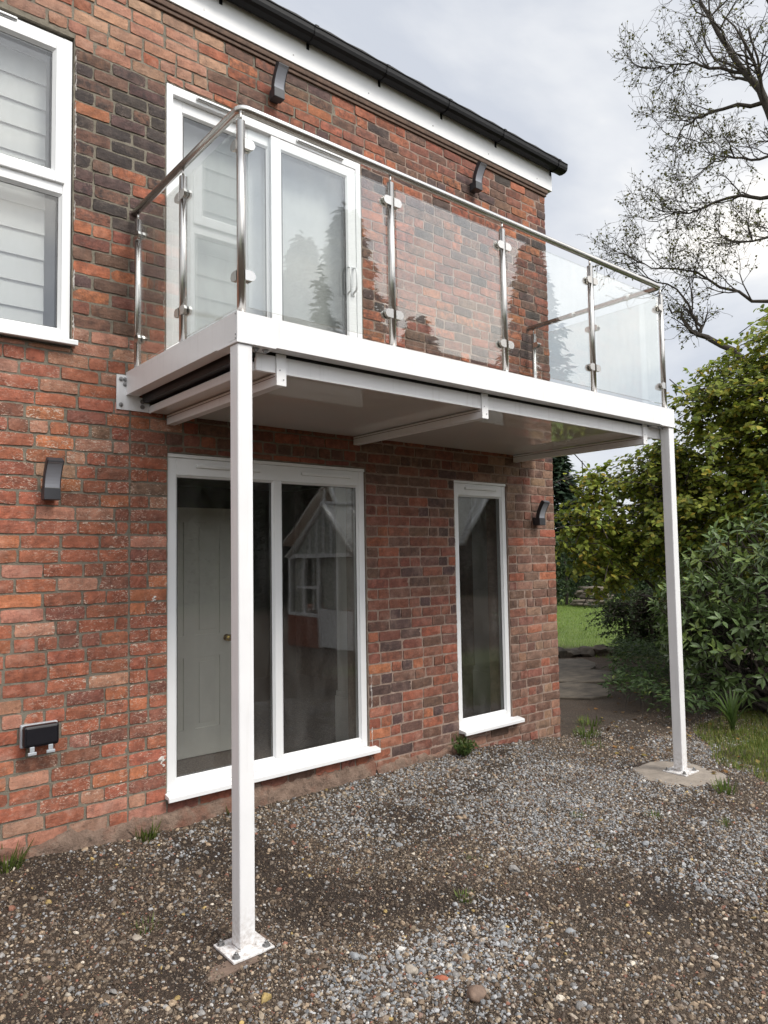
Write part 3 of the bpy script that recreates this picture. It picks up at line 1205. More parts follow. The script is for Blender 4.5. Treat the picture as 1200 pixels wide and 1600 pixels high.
# blinds inside
bl = thing('window_blind', (-1.0, .17, 3.0), 'white blind of wide flat slats behind the upper left window', 'blind')
for i in range(12):
    z = 3.02 + i * .152
    mb = MB()
    mb.prism([(.156, z), (.162, z), (.176, z + .156), (.170, z + .156)], 0, -1.72, -.425)
    mb.build('slat', 'blind', bl)
MB().box(-1.72, -.45, .15, .20, 4.842, 4.89, .004).build('head_rail', 'blind', bl)
b2 = thing('roller_blind', (1.05, .2, 2.9), 'plain white roller blind drawn down behind the patio door', 'blind')
MB().box(.30, 1.79, .180, .183, 2.86, 4.80).build('blind_cloth', 'blind', b2)
MB().tube([(.29, .195, 4.815), (1.80, .195, 4.815)], .022, 12).build('roller', 'blind', b2)
MB().box(.30, 1.79, .174, .1795, 2.85, 2.88, .002).build('bottom_bar', 'blind', b2)

# ------------------------------------------------------------------ balcony
DX, DY, DT, DH = 3.887, -1.394, 2.840, .138
bal = thing('balcony', (DX / 2, DY / 2, 0), 'white balcony on two posts with steel and glass balustrade', 'balcony')


def channel(axis, a, b, outer, sgn, name, web=.007, fl=.075):
    """steel channel: web at the outside, flanges turned inwards"""
    z0, z1 = DT - DH, DT
    o, i = outer, outer + sgn * fl
    w = outer + sgn * web
    poly = [(o, z0), (i, z0), (i, z0 + .009), (w, z0 + .009), (w, z1 - .009), (i, z1 - .009), (i, z1), (o, z1)]
    return MB().prism(poly, axis, a, b).build(name, 'paint', bal)


fr_ = channel(0, 0.0, DX, DY, 1, 'front_beam')
lb_ = channel(1, DY + .0755, -.012, 0.0, 1, 'side_beam')
rb_ = channel(1, DY + .0755, -.012, DX, -1, 'side_beam')
MB().box(-.0015, .0745, DY + .0080, DY + .0752, DT - DH + .0095, DT - .0095).build('corner_block', 'paint', bal)
for z in (DT - .012, DT - DH + .012, DT - DH + .03):
    MB().tube([(-.0018, DY + .012 + (.02 if z < 2.71 else 0), z), (-.0045, DY + .012 + (.02 if z < 2.71 else 0), z)], .004, 8).build('rivet', 'galv', lb_)
for yy in (-.30, -.62, -.93):
    MB().box(.078, .082, yy - .3, yy, 2.64, 2.70).build('joist_side', 'dark_gap', bal) if False else None
# boards and dark substructure
for k in range(9):
    a = DY + .078 + k * .1455
    MB().box(.008, DX - .008, a, a + .1405, DT - .030, DT - .004, .002).build('deck_board', 'concrete', bal)
MB().box(.10, DX - .10, DY + .10, -.01, 2.668, 2.806).build('joist', 'dark_gap', bal)
# soffit panel, its trims and the three cover beams
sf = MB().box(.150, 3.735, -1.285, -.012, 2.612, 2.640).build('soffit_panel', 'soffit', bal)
MB().box(.148, 3.842, -1.306, -1.2855, 2.606, 2.690, .002).build('soffit_trim', 'paint', bal)
MB().box(.140, .1485, -1.284, -.012, 2.606, 2.650, .002).build('soffit_trim', 'paint', bal)
for xx in (.255, 1.715, 3.55):
    cb = MB().prism([(xx, 2.6055), (xx, 2.548), (xx + .050, 2.548), (xx + .050, 2.6055)], 1, -1.3055, -.013).build('cover_beam', 'paint', bal)
    MB().box(xx - .0012, xx - .0003, -1.30, -.014, 2.590, 2.593).build('seam', 'timber', cb)
    ep = MB().box(xx - .002, xx + .053, -1.318, -1.3065, 2.545, 2.7005, .002).build('end_plate', 'paint', cb)
    for (sx_, sz_) in ((.016, 2.62), (.036, 2.575)):
        MB().tube([(xx + sx_, -1.3178, sz_), (xx + sx_, -1.3205, sz_)], .004, 8).build('screw', 'galv', cb)


def hexbolt(x, y, z, axis, parent, r=.013, h=.010, sgn=1, washer=True):
    mb = MB()

    def P(t):
        return (x + t, y, z) if axis == 0 else ((x, y + t, z) if axis == 1 else (x, y, z + t))
    if washer:
        mb.tube([P(0), P(sgn * .003)], r * 1.5, 14, smooth=False)
    mb.tube([P(sgn * .003), P(sgn * (.003 + h))], r, 6, smooth=False)
    mb.tube([P(sgn * (.003 + h)), P(sgn * (.003 + h * 1.7))], r * .5, 10)
    return mb.build('bolt', 'galv', parent)


# wall brackets
def wall_bracket(x0, s):
    mb = MB()
    pts = [(x0 - s * .056, 2.612), (x0 + s * .145, 2.612), (x0 + s * .145, 2.690), (x0 + s * .08, 2.699), (x0 + s * .08, 2.822), (x0 - s * .056, 2.822)]
    mb.prism(pts, 1, -.0115, -.003)
    br = mb.build('wall_bracket', 'paint', bal)
    for bx, bz in ((-.030, 2.795), (-.030, 2.640), (.100, 2.640), (.100, 2.672), (-.006, 2.795), (-.006, 2.765)):
        hexbolt(x0 + s * bx, -.0115, bz, 1, br, .009, .008, -1)


wall_bracket(0, 1)
wall_bracket(DX, -1)


# supporting posts
def support(xc, yc, plate_dx, plate_dy, zb, label=None):
    s = link('support_post', None, None, bal, (xc, yc, zb))
    MB().box(xc - .038, xc + .038, yc - .038, yc + .038, zb + .011, DT - DH - .0105, .006).build('post', 'paint', s)
    mb = MB()
    mb.box(xc - .099, xc + .101, yc - .095, yc + .095, zb, zb + .0108, .002)
    bp = mb.build('base_plate', 'paint', s)
    mb = MB()
    for sx_, sy_ in ((0, -1), (0, 1), (-1, 0), (1, 0)):
        a = .0385
        if sx_:
            mb.add([(xc + sx_ * a, yc - a, zb + .0112), (xc + sx_ * a, yc + a, zb + .0112), (xc + sx_ * (a + .007), yc, zb + .0112), (xc + sx_ * a, yc - a, zb + .019), (xc + sx_ * a, yc + a, zb + .019)], [(0, 1, 4, 3), (0, 3, 4, 1)])
        mb.tube([(xc - a if not sx_ else xc + sx_ * a, yc + sy_ * a if not sx_ else yc - a, zb + .012), (xc + a if not sx_ else xc + sx_ * a, yc + sy_ * a if not sx_ else yc + a, zb + .012)], .006, 6)
    mb.build('weld', 'paint', bp)
    for sx_ in (-1, 1):
        for sy_ in (-1, 1):
            hexbolt(xc + sx_ * .074, yc + sy_ * .070, zb + .0108, 2, bp, .012, .012, 1)
    z = DT - DH - .010
    px, py = plate_dx, plate_dy
    tp = MB().box(min(xc - px * .046, xc + px * .16), max(xc - px * .046, xc + px * .16), yc - .048, yc + .15, z, z + .0095, .002).build('top_plate', 'paint', s)
    for k in (.075, .125):
        hexbolt(xc + px * k, yc - .005, z, 2, tp, .011, .009, -1)
    return s


zb1 = 0.004
support(.0400, DY + .0385, 1, 1, zb1)
support(DX - .0385 - .014, DY + .0385, -1, 1, .006)

# balustrade
RZ = 3.842
PT, PB = 3.775, DT
bx = .049


def d_clamp(x, y, z, dx, dy, parent):
    """D-shaped glass clamp projecting from the post towards dx, dy"""
    mb = MB()
    t = .013
    prof_ = [(0.010, -.024), (.045, -.024), (.058, -.018), (.066, 0), (.058, .018), (.045, .024), (.010, .024)]
    for s in (-1, 1):
        vs = []
        for off in (s * .0065, s * .022):
            for a, h in prof_:
                vs.append((x + dx * a - dy * off, y + dy * a + dx * off, z + h))
        n = len(prof_)
        mb.add(vs, [tuple(range(n)), tuple(range(2 * n - 1, n - 1, -1))] + [(i, (i + 1) % n, n + (i + 1) % n, n + i) for i in range(n)])
    mb.build('glass_clamp', 'steel', parent)


def baluster(x, y, dirs, zt=PT):
    p = link('baluster', None, None, bal, (x, y, PB))
    MB().tube([(x, y, PB + .001), (x, y, PB + .006)], .030, 18, smooth=False).build('foot', 'steel', p)
    MB().tube([(x, y, PB + .0062), (x, y, zt)], .0205, 18).build('tube', 'steel', p)
    MB().tube([(x, y, zt + .0005), (x, y, RZ - .02)], .007, 10).build('pin', 'steel', p)
    for dx, dy in dirs:
        for z in (3.030, 3.664):
            d_clamp(x, y, z, dx, dy, p)
    return p


FX = [bx, .976, 1.909, 2.864, 3.832]
FY = DY + .050
for k, x in enumerate(FX):
    if k == 0:
        baluster(x, FY, [(1, 0), (0, 1)])
    elif k == 4:
        baluster(x, FY, [(-1, 0), (0, 1)])
    else:
        baluster(x, FY, [(1, 0), (-1, 0)])
for x in (bx, 3.832):
    baluster(x, -.705, [(0, 1), (0, -1)])
    baluster(x, -.063, [(0, -1)])
GZ0, GZ1 = 2.885, 3.752
for a, b in zip(FX[:-1], FX[1:]):
    MB().box(a + .036, b - .036, FY - .005, FY + .005, GZ0, GZ1).build('glass_panel', 'panel_glass', bal)
for x in (bx, 3.832):
    for a, b in ((FY, -.705), (-.705, -.063)):
        MB().box(x - .005, x + .005, a + .036, b - .036, GZ0, GZ1).build('glass_panel', 'panel_glass', bal)
hr = MB()
r_ = .04


def arc(cx, cy, a0, a1, n=6):
    return [(cx + r_ * math.cos(a0 + (a1 - a0) * i / n), cy + r_ * math.sin(a0 + (a1 - a0) * i / n), RZ) for i in range(n + 1)]


hr.tube([(bx, -.004, RZ)] + arc(bx + r_, FY + r_, math.pi, 1.5 * math.pi) + arc(3.832 - r_, FY + r_, 1.5 * math.pi, 2 * math.pi) + [(3.832, -.004, RZ)], .0212, 16)
hr.build('handrail', 'steel', bal)
for y in (-1.05, -.50):
    MB().tube([(3.832, y - .03, RZ), (3.832, y + .03, RZ)], .0228, 16).build('rail_joint', 'steel', bal)

# ------------------------------------------------------------------ fixtures on the wall
def wall_light(x, z, label):
    t = thing('wall_light', (x, -.0, z), label, 'wall light', 'curved dark grey outdoor wall lights')
    w = .043
    mb = MB()
    mb.box(x - w, x + w, -.090, -.026, z, z + .068, .004)
    mb.box(x - w * .75, x + w * .75, -.0258, -.001, z + .004, z + .075, .003)
    mb.build('base', 'light_body', t)
    # curved arm: back shell and side cheeks, diffuser let in at the front
    arc_o, arc_i = [], []
    n = 8
    for i in range(n + 1):
        u = i / n
        yo = -.084 - .066 * u ** 1.7
        zo = z + .0685 + .152 * u
        arc_i.append((yo + .040 - .004 * u, zo + .008 * u))
        arc_o.append((yo, zo - .01 * u))
    poly = arc_o + arc_i[::-1]
    mb = MB()
    for sx_ in (-1, 1):
        mb.prism(poly, 0, x + sx_ * (w - .004), x + sx_ * w)
    back = arc_i + [(q[0] - .010, q[1]) for q in arc_i[::-1]]
    mb.prism(back, 0, x - w + .0041, x + w - .0041)
    top = [arc_o[-1], (arc_i[-1][0] - .0102, arc_i[-1][1]), (arc_i[-1][0] - .0102, arc_i[-1][1] - .006), (arc_o[-1][0] + .0, arc_o[-1][1] - .006)]
    mb.prism(top, 0, x - w + .0041, x + w - .0041)
    mb.build('arm', 'light_body', t)
    dif = [(q[0] + .002, q[1] - (.007 if i == n else 0)) for i, q in enumerate(arc_o)] + [(q[0] + .012, q[1] - (.008 if i == 0 else 0)) for i, q in enumerate(arc_o[::-1])]
    MB().prism(dif, 0, x - w + .0045, x + w - .0045).build('diffuser', 'diffuser', t)
    return t


wl = wall_light(1.045, 4.945, 'curved grey wall light above the patio door, just under the white fascia')
for (x, z, lab) in ((3.10, 4.940, 'curved grey wall light high on bare brick between patio door and corner'),
                    (-.43, 2.050, 'curved grey wall light on red brick below the upper left window'),
                    (3.855, 1.972, 'curved grey wall light beside the tall narrow ground floor window')):
    c = copy_tree(wl, (x, 0, z))
    c['label'] = lab

so = thing('outdoor_socket', (-.465, -.04, .70), 'black weatherproof double socket with two grey latches on the red brick', 'outdoor socket')
mb = MB()
mb.box(-.560, -.372, -.030, .0, .715, .838, .006)
mb.build('back_box', 'grey_plastic', so)
mb = MB()
mb.box(-.555, -.377, -.078, -.0305, .722, .836, .012)
mb.box(-.545, -.387, -.081, -.0775, .735, .826, .004)
mb.build('cover', 'black_plastic', so)
for xx in (-.515, -.422):
    mb = MB()
    mb.box(xx - .012, xx + .012, -.084, -.0785, .700, .728, .003)
    mb.box(xx - .022, xx + .022, -.088, -.0785, .683, .7005, .004)
    mb.build('latch', 'grey_plastic', so)

# ------------------------------------------------------------------ ground slabs and stones
def slab(name, cx, cy, rx, ry, zt, thick, mat, seed, n=22, props=None, pw_=.16):
    random.seed(seed)
    mb = MB()
    ring = []
    for i in range(n):
        a = 2 * math.pi * i / n
        k = 1 + random.uniform(-pw_, pw_) * .5
        ring.append((cx + rx * k * math.cos(a), cy + ry * k * math.sin(a)))
    vs = [(cx, cy, zt + .004)]
    for f, z in ((.55, zt + .004), (.88, zt + .001), (1.0, zt - .006), (1.02, zt - thick)):
        vs += [(cx + (x - cx) * f, cy + (y - cy) * f, z + random.uniform(-.002, .002)) for x, y in ring]
    fs = [(0, 1 + i, 1 + (i + 1) % n) for i in range(n)]
    for r in range(3):
        fs += [(1 + r * n + i, 1 + (r + 1) * n + i, 1 + (r + 1) * n + (i + 1) % n, 1 + r * n + (i + 1) % n) for i in range(n)]
    mb.add(vs, fs, True)
    return mb.build(name, mat, None, props)


slab('concrete_pad', 3.80, -1.36, .34, .36, .002, .09, 'concrete', 3, props={'kind': 'structure', 'label': 'round concrete pad under the right balcony post'})
pad = MB()
pv = [(-.27, -1.45), (-.17, -1.50), (-.04, -1.485), (.10, -1.49), (.17, -1.44), (.165, -1.30), (.10, -1.25), (-.04, -1.26), (-.15, -1.33), (-.25, -1.38)]
pad.prism(pv, 2, -.09, .0025)
pad.build('concrete_pad', 'concrete_old', None, {'kind': 'structure', 'label': 'old concrete strip under the left balcony post'})


def stone(name, x, y, s, mat, label, group=None, seed=1, lift=.35):
    bm = bmesh.new()
    bmesh.ops.create_icosphere(bm, subdivisions=3, radius=1)
    for v in bm.verts:
        n = mnoise.noise(v.co * 1.1 + Vector((seed * 3.1, seed, 0))) * .35 + mnoise.noise(v.co * 2.7 + Vector((seed, 0, seed))) * .12
        v.co *= 1 + n
        v.co = Vector((v.co.x * s[0], v.co.y * s[1], v.co.z * s[2]))
    bmesh.ops.rotate(bm, verts=bm.verts, matrix=Matrix.Rotation(seed * 1.7, 3, 'Z'))
    me = bpy.data.meshes.new(name)
    bm.to_mesh(me)
    bm.free()
    me.polygons.foreach_set('use_smooth', [True] * len(me.polygons))
    pr = {'label': label, 'category': 'stone'}
    if group:
        pr['group'] = group
    return link(name, me, mat, None, (x, y, g1(x, y) + s[2] * lift), pr)


stone('stone', .55, -2.27, (.045, .036, .030), 'cobble', 'brown cobble, the largest loose stone, in the foreground gravel', None, 2)
stone('brick_shard', .53, -2.10, (.034, .014, .010), 'shard', 'thin orange brick shard lying beside foreground gravel', None, 5)
stone('stone', .47, -1.98, (.030, .024, .018), 'cobble_pale', 'tan pebble lying just behind the orange brick shard', None, 3)
k = 0
for (x, y) in ((1.25, -2.2), (.35, -1.75), (-.3, -1.0), (1.25, -1.0), (2.4, -1.9)):
    k += 1
    stone('stone', x, y, (.022 + .005 * (k % 3), .017 + .003 * (k % 2), .013), 'cobble_grey' if k % 3 else 'cobble_pale',
          'loose rounded stone, larger than the gravel it lies on', 'loose stones in the gravel', 10 + k, .15)

# scattered gravel: points carry size, turn and colour, instanced stones
def gravel(name, pts, size, cols, flat, label, lift=.25):
    n = len(pts)
    me = bpy.data.meshes.new(name)
    me.vertices.add(n)
    P = np.array(pts, np.float32)
    P[:, 2] += size * lift
    me.vertices.foreach_set('co', P.ravel())
    a = me.attributes.new('siz', 'FLOAT_VECTOR', 'POINT')
    s3 = np.stack([size * rng.uniform(.75, 1.3, n), size * rng.uniform(.65, 1.05, n), size * flat * rng.uniform(.7, 1.2, n)], 1)
    a.data.foreach_set('vector', s3.astype(np.float32).ravel())
    a = me.attributes.new('rot', 'FLOAT_VECTOR', 'POINT')
    r3 = np.stack([rng.normal(0, .35, n), rng.normal(0, .35, n), rng.uniform(0, 6.28, n)], 1)
    a.data.foreach_set('vector', r3.astype(np.float32).ravel())
    a = me.attributes.new('col', 'FLOAT_COLOR', 'POINT')
    c4 = np.ones((n, 4), np.float32)
    c4[:, :3] = cols
    a.data.foreach_set('color', c4.ravel())
    a = me.attributes.new('idx', 'INT', 'POINT')
    a.data.foreach_set('value', rng.integers(0, 5, n).astype(np.int32))
    o = link(name, me, None, None, (0, 0, 0), {'kind': 'stuff', 'label': label})
    g = bpy.data.node_groups.new(name, 'GeometryNodeTree')
    g.interface.new_socket('Geometry', in_out='INPUT', socket_type='NodeSocketGeometry')
    g.interface.new_socket('Geometry', in_out='OUTPUT', socket_type='NodeSocketGeometry')
    gi = g.nodes.new('NodeGroupInput')
    go = g.nodes.new('NodeGroupOutput')
    jn = g.nodes.new('GeometryNodeGeometryToInstance')
    for k in range(5):
        ico = g.nodes.new('GeometryNodeMeshIcoSphere')
        ico.inputs['Radius'].default_value = 1
        ico.inputs['Subdivisions'].default_value = 2 if k < 2 else 1
        sp = g.nodes.new('GeometryNodeSetPosition')
        nz = g.nodes.new('ShaderNodeTexNoise')
        nz.noise_dimensions = '4D'
        nz.inputs['Scale'].default_value = .85
        nz.inputs['Detail'].default_value = 1.5
        nz.inputs['W'].default_value = 3.7 * k + 1
        vm = g.nodes.new('ShaderNodeVectorMath')
        vm.operation = 'SUBTRACT'
        vm.inputs[1].default_value = (.5, .5, .5)
        vs = g.nodes.new('ShaderNodeVectorMath')
        vs.operation = 'SCALE'
        vs.inputs['Scale'].default_value = 1.9
        g.links.new(nz.outputs['Color'], vm.inputs[0])
        g.links.new(vm.outputs[0], vs.inputs[0])
        g.links.new(ico.outputs['Mesh'], sp.inputs['Geometry'])
        g.links.new(vs.outputs[0], sp.inputs['Offset'])
        sm = g.nodes.new('GeometryNodeSetMaterial')
        sm.inputs['Material'].default_value = M['stone']
        g.links.new(sp.outputs[0], sm.inputs[0])
        g.links.new(sm.outputs[0], jn.inputs[0])
    ip = g.nodes.new('GeometryNodeInstanceOnPoints')
    ip.inputs['Pick Instance'].default_value = True

    def attr(nm, ty):
        na = g.nodes.new('GeometryNodeInputNamedAttribute')
        na.data_type = ty
        na.inputs['Name'].default_value = nm
        return na.outputs['Attribute']
    g.links.new(gi.outputs[0], ip.inputs['Points'])
    g.links.new(jn.outputs[0], ip.inputs['Instance'])
    g.links.new(attr('idx', 'INT'), ip.inputs['Instance Index'])
    g.links.new(attr('siz', 'FLOAT_VECTOR'), ip.inputs['Scale'])
    er = g.nodes.new('FunctionNodeEulerToRotation')
    g.links.new(attr('rot', 'FLOAT_VECTOR'), er.inputs[0])
    g.links.new(er.outputs[0], ip.inputs['Rotation'])
    g.links.new(ip.outputs[0], go.inputs[0])
    md = o.modifiers.new('scatter', 'NODES')
    md.node_group = g
    me.materials.append(M['stone'])
    return o


def grey_mask(x, y):
    f = fbm(x, y, 1.25, 21, 4)
    m = (f - .53) * 2.6

    def bumpf(cx, cy, r, a):
        return a * np.exp(-((x - cx) ** 2 + (y - cy) ** 2) / r ** 2)
    m = m - .9 * np.clip((-.55 - x) / .6, 0, 1) - .35 * np.exp(-(y / .22) ** 2)
    m = m + bumpf(2.3, -1.25, .75, 1.4) + bumpf(1.1, -1.85, .5, 1.1) + bumpf(.55, -2.1, .45, 1.2) + bumpf(2.7, -.5, .7, 1.2) + bumpf(.35, -.3, .3, 1.2) + bumpf(1.9, -.6, .5, .9)
    m = m - bumpf(.7, -1.45, .38, 1.7) - bumpf(-.1, -1.25, .5, 1.3) - bumpf(1.35, -1.35, .3, 1.0) - bumpf(1.2, -2.75, .55, 1.5) - bumpf(1.7, -2.0, .35, .8)
    return np.clip(m * .95 + .20, .05, .95) * np.clip(.35 + 1.3 * fbm(x, y, 5.5, 23, 3), 0, 1)


def sample(n, x0, x1, y0, y1, pw=1.0):
    x = rng.uniform(x0, x1, n)
    y = rng.uniform(y0, y1, n)
    px = (x - CAM[0]) * FF[0] + (y - CAM[1]) * FF[1]
    qx = (x - CAM[0]) * RR[0] + (y - CAM[1]) * RR[1]
    keep = (px > 1.2) & (np.abs(qx) < px * .62 + .5) & (y < 0.0)
    keep &= rng.uniform(0, 1, n) < np.clip((3.6 / np.maximum(px, .5)) ** pw, 0, 1)
    keep &= ~((x > 4.6) & (y > -.6) & (rng.uniform(size=n) < .75)) & ~((x > 4.3) & (y < -1.3) & (x + y * -.3 > 4.9))
    rr = ((x - 3.80) / .36) ** 2 + ((y + 1.36) / .38) ** 2
    keep &= rng.uniform(0, 1, n) < np.clip((rr - .50) * 2.2, .03, 1)
    keep &= ~((np.abs(x - .04) < .112) & (np.abs(y + 1.356) < .105))
    return x[keep], y[keep]


def palette(n, ws, cols):
    ws = np.array(ws) / sum(ws)
    c = np.array(cols)[rng.choice(len(cols), n, p=ws)]
    return c * rng.uniform(.7, 1.3, (n, 1))


GREYS = [(.245, .25, .257), (.15, .154, .16), (.34, .342, .345), (.24, .22, .20), (.30, .25, .20), (.48, .46, .43), (.20, .13, .10)]
TANS = [(.27, .20, .135), (.36, .29, .21), (.16, .125, .095), (.46, .41, .34), (.22, .21, .20), (.22, .10, .065), (.36, .26, .10)]
# grey chippings in drifts
x, y = sample(190000, -1.9, 5.2, -4.0, 0, .7)
m = grey_mask(x, y)
k = rng.uniform(0, 1, len(x)) < m * (1 - .8 * damp_shade(x, y))
x, y = x[k], y[k]
n = len(x)
gravel('gravel', np.stack([x, y, gz(x, y)], 1), rng.gamma(3.4, .0013, n) + .0024, palette(n, [6, 4, 4, 1.5, 1, .8, .4], GREYS), .68, 'loose grey chippings in drifts over the soil', .16)
# mixed pebbles everywhere
x, y = sample(72000, -1.9, 7.0, -4.0, 0, .6)
k = rng.uniform(0, 1, len(x)) < 1 - .78 * damp_shade(x, y)
x, y = x[k], y[k]
n = len(x)
gravel('gravel', np.stack([x, y, gz(x, y)], 1), rng.gamma(2.5, .0018, n) + .0024, palette(n, [3, 1.6, 5, .7, 4, .6, .25], TANS), .7, 'mixed tan and brown pebbles pressed in the soil', .12)
# fine grit
x, y = sample(300000, -1.9, 7.0, -4.0, 0, 1.3)
k = rng.uniform(0, 1, len(x)) < np.clip(.12 + 3.2 * (fbm(x, y, 1.7, 31) - .36), .10, 1) * (1 - .6 * damp_shade(x, y))
x, y = x[k], y[k]
n = len(x)
gravel('grit', np.stack([x, y, gz(x, y)], 1), rng.gamma(3, .0006, n) + .0013, palette(n, [3, 1, 5, .4, 3, .8, .2], TANS) * .85, .8, 'fine brown grit covering the yard', .2)

# crumbs and small clods of the soil itself
x, y = sample(210000, -1.9, 7.0, -4.0, 0, 1.0)
k = rng.uniform(0, 1, len(x)) < .30 + .7 * fbm(x, y, 4, 91)
x, y = x[k], y[k]
n = len(x)
gravel('soil_crumbs', np.stack([x, y, gz(x, y)], 1), rng.gamma(2.2, .0016, n) + .0018,
       palette(n, [4, 3, 2, 1.2], [(.105, .072, .048), (.075, .050, .034), (.15, .108, .072), (.19, .145, .10)]) * (1 - .35 * damp_shade(x, y))[:, None], .75, 'brown crumbs and clods of the bare soil', .05)

# ------------------------------------------------------------------ leaves and plants
LANCE = (np.array([(0, 0, 0), (-.16, .25, .03), (0, .27, -.02), (.16, .25, .03), (-.19, .55, .01), (0, .58, -.04), (.19, .55, .01), (0, 1, -.12)]),
         [(0, 2, 1), (0, 3, 2), (1, 2, 5), (1, 5, 4), (2, 3, 6), (2, 6, 5), (4, 5, 7), (5, 6, 7)])
OVATE = (np.array([(0, 0, 0), (-.36, .22, .05), (0, .30, -.02), (.36, .22, .05), (-.40, .55, .04), (0, .62, -.03), (.40, .55, .04), (0, 1, -.10)]), LANCE[1])
SMALL = (np.array([(0, 0, 0), (-.22, .45, .04), (.22, .45, .04), (0, 1, -.05)]), [(0, 2, 1), (1, 2, 3)])
BLADE = (np.array([(-.06, 0, 0), (.06, 0, 0), (-.045, .5, .04), (.045, .5, .04), (0, 1, .16)]), [(0, 1, 3), (0, 3, 2), (2, 3, 4)])


def unit(v):
    return v / np.maximum(np.linalg.norm(v, axis=-1, keepdims=True), 1e-9)


def leaf_frames(dirs, ups):
    y = unit(dirs)
    x = unit(np.cross(y, ups))
    z = np.cross(x, y)
    return np.stack([x, y, z], 2)                         # columns


def leaf_batch(P, D, U, S, C, tmpl):
    T, F = tmpl
    R = leaf_frames(D, U)
    V = np.einsum('nij,kj->nki', R, T) * S[:, None, None] + P[:, None, :]
    n, k = len(P), len(T)
    Fa = (np.array(F)[None] + (np.arange(n) * k)[:, None, None]).reshape(-1, 3)
    return V.reshape(-1, 3), Fa, np.repeat(C, k, 0)


def leaves(name, P, D, U, S, C, tmpl, mat, parent, singles=0, single_name='leaf', front=None):
    """the leaves that show largest as parts, the rest as one part"""
    P, D, U = np.asarray(P), np.asarray(D), np.asarray(U)
    n = len(P)
    pick = np.zeros(n, bool)
    if singles:
        q = P + unit(D) * S[:, None] * .5 - CAM
        d = q @ FF
        u = 600 + FPX * (q @ RR) / d
        v = 800 - FPX * (q @ UU) / d
        R = leaf_frames(D, U)
        facing = np.abs(np.einsum('ni,ni->n', R[:, :, 2], unit(q)))
        score = facing * (S / d) ** 2
        score[(u < 5) | (u > 1195) | (v < 5) | (v > 1595) | (d < 0)] = 0
        # only the outer leaves: nearest in a coarse picture grid
        cell = (u // 14).astype(int) * 1000 + (v // 14).astype(int)
        order = np.lexsort((d, cell))
        first = np.ones(n, bool)
        co = cell[order]
        first[1:] = co[1:] != co[:-1]
        near = np.zeros(n, bool)
        near[order[first]] = True
        score[~near] = 0
        if front is not None:
            score[~front(u, v)] = 0
        idx = np.argsort(-score)[:singles]
        idx = idx[score[idx] > 0]
        pick[idx] = True
        for i in idx:
            V, Fa, Ca = leaf_batch(np.zeros((1, 3)), D[i:i + 1], U[i:i + 1], S[i:i + 1], C[i:i + 1], tmpl)
            me = np_mesh(single_name, V, Fa, Ca)
            link(single_name, me, mat, parent, P[i])
    r = ~pick
    V, Fa, Ca = leaf_batch(P[r], D[r], U[r], S[r], C[r], tmpl)
    me = np_mesh(name, V, Fa, Ca)
    return link(name, me, mat, parent, (0, 0, 0), {'kind': 'stuff'})


def tint(n, cols, ws, v=.25):
    ws = np.array(ws) / sum(ws)
    c = np.array(cols)[rng.choice(len(cols), n, p=ws)]
    return c * rng.uniform(1 - v, 1 + v, (n, 1))


UP = np.array([0, 0, 1.0])


def lobes_points(lobes, n):
    """points and outward normals on the upper skin of several ellipsoids"""
    w = np.array([l[3] * l[4] for l in lobes])
    k = rng.choice(len(lobes), n, p=w / w.sum())
    d = unit(rng.normal(size=(n, 3)))
    Lb = np.array(lobes)
    c, r = Lb[k, :3], np.stack([Lb[k, 3], Lb[k, 3], Lb[k, 4]], 1)
    return c, r, d


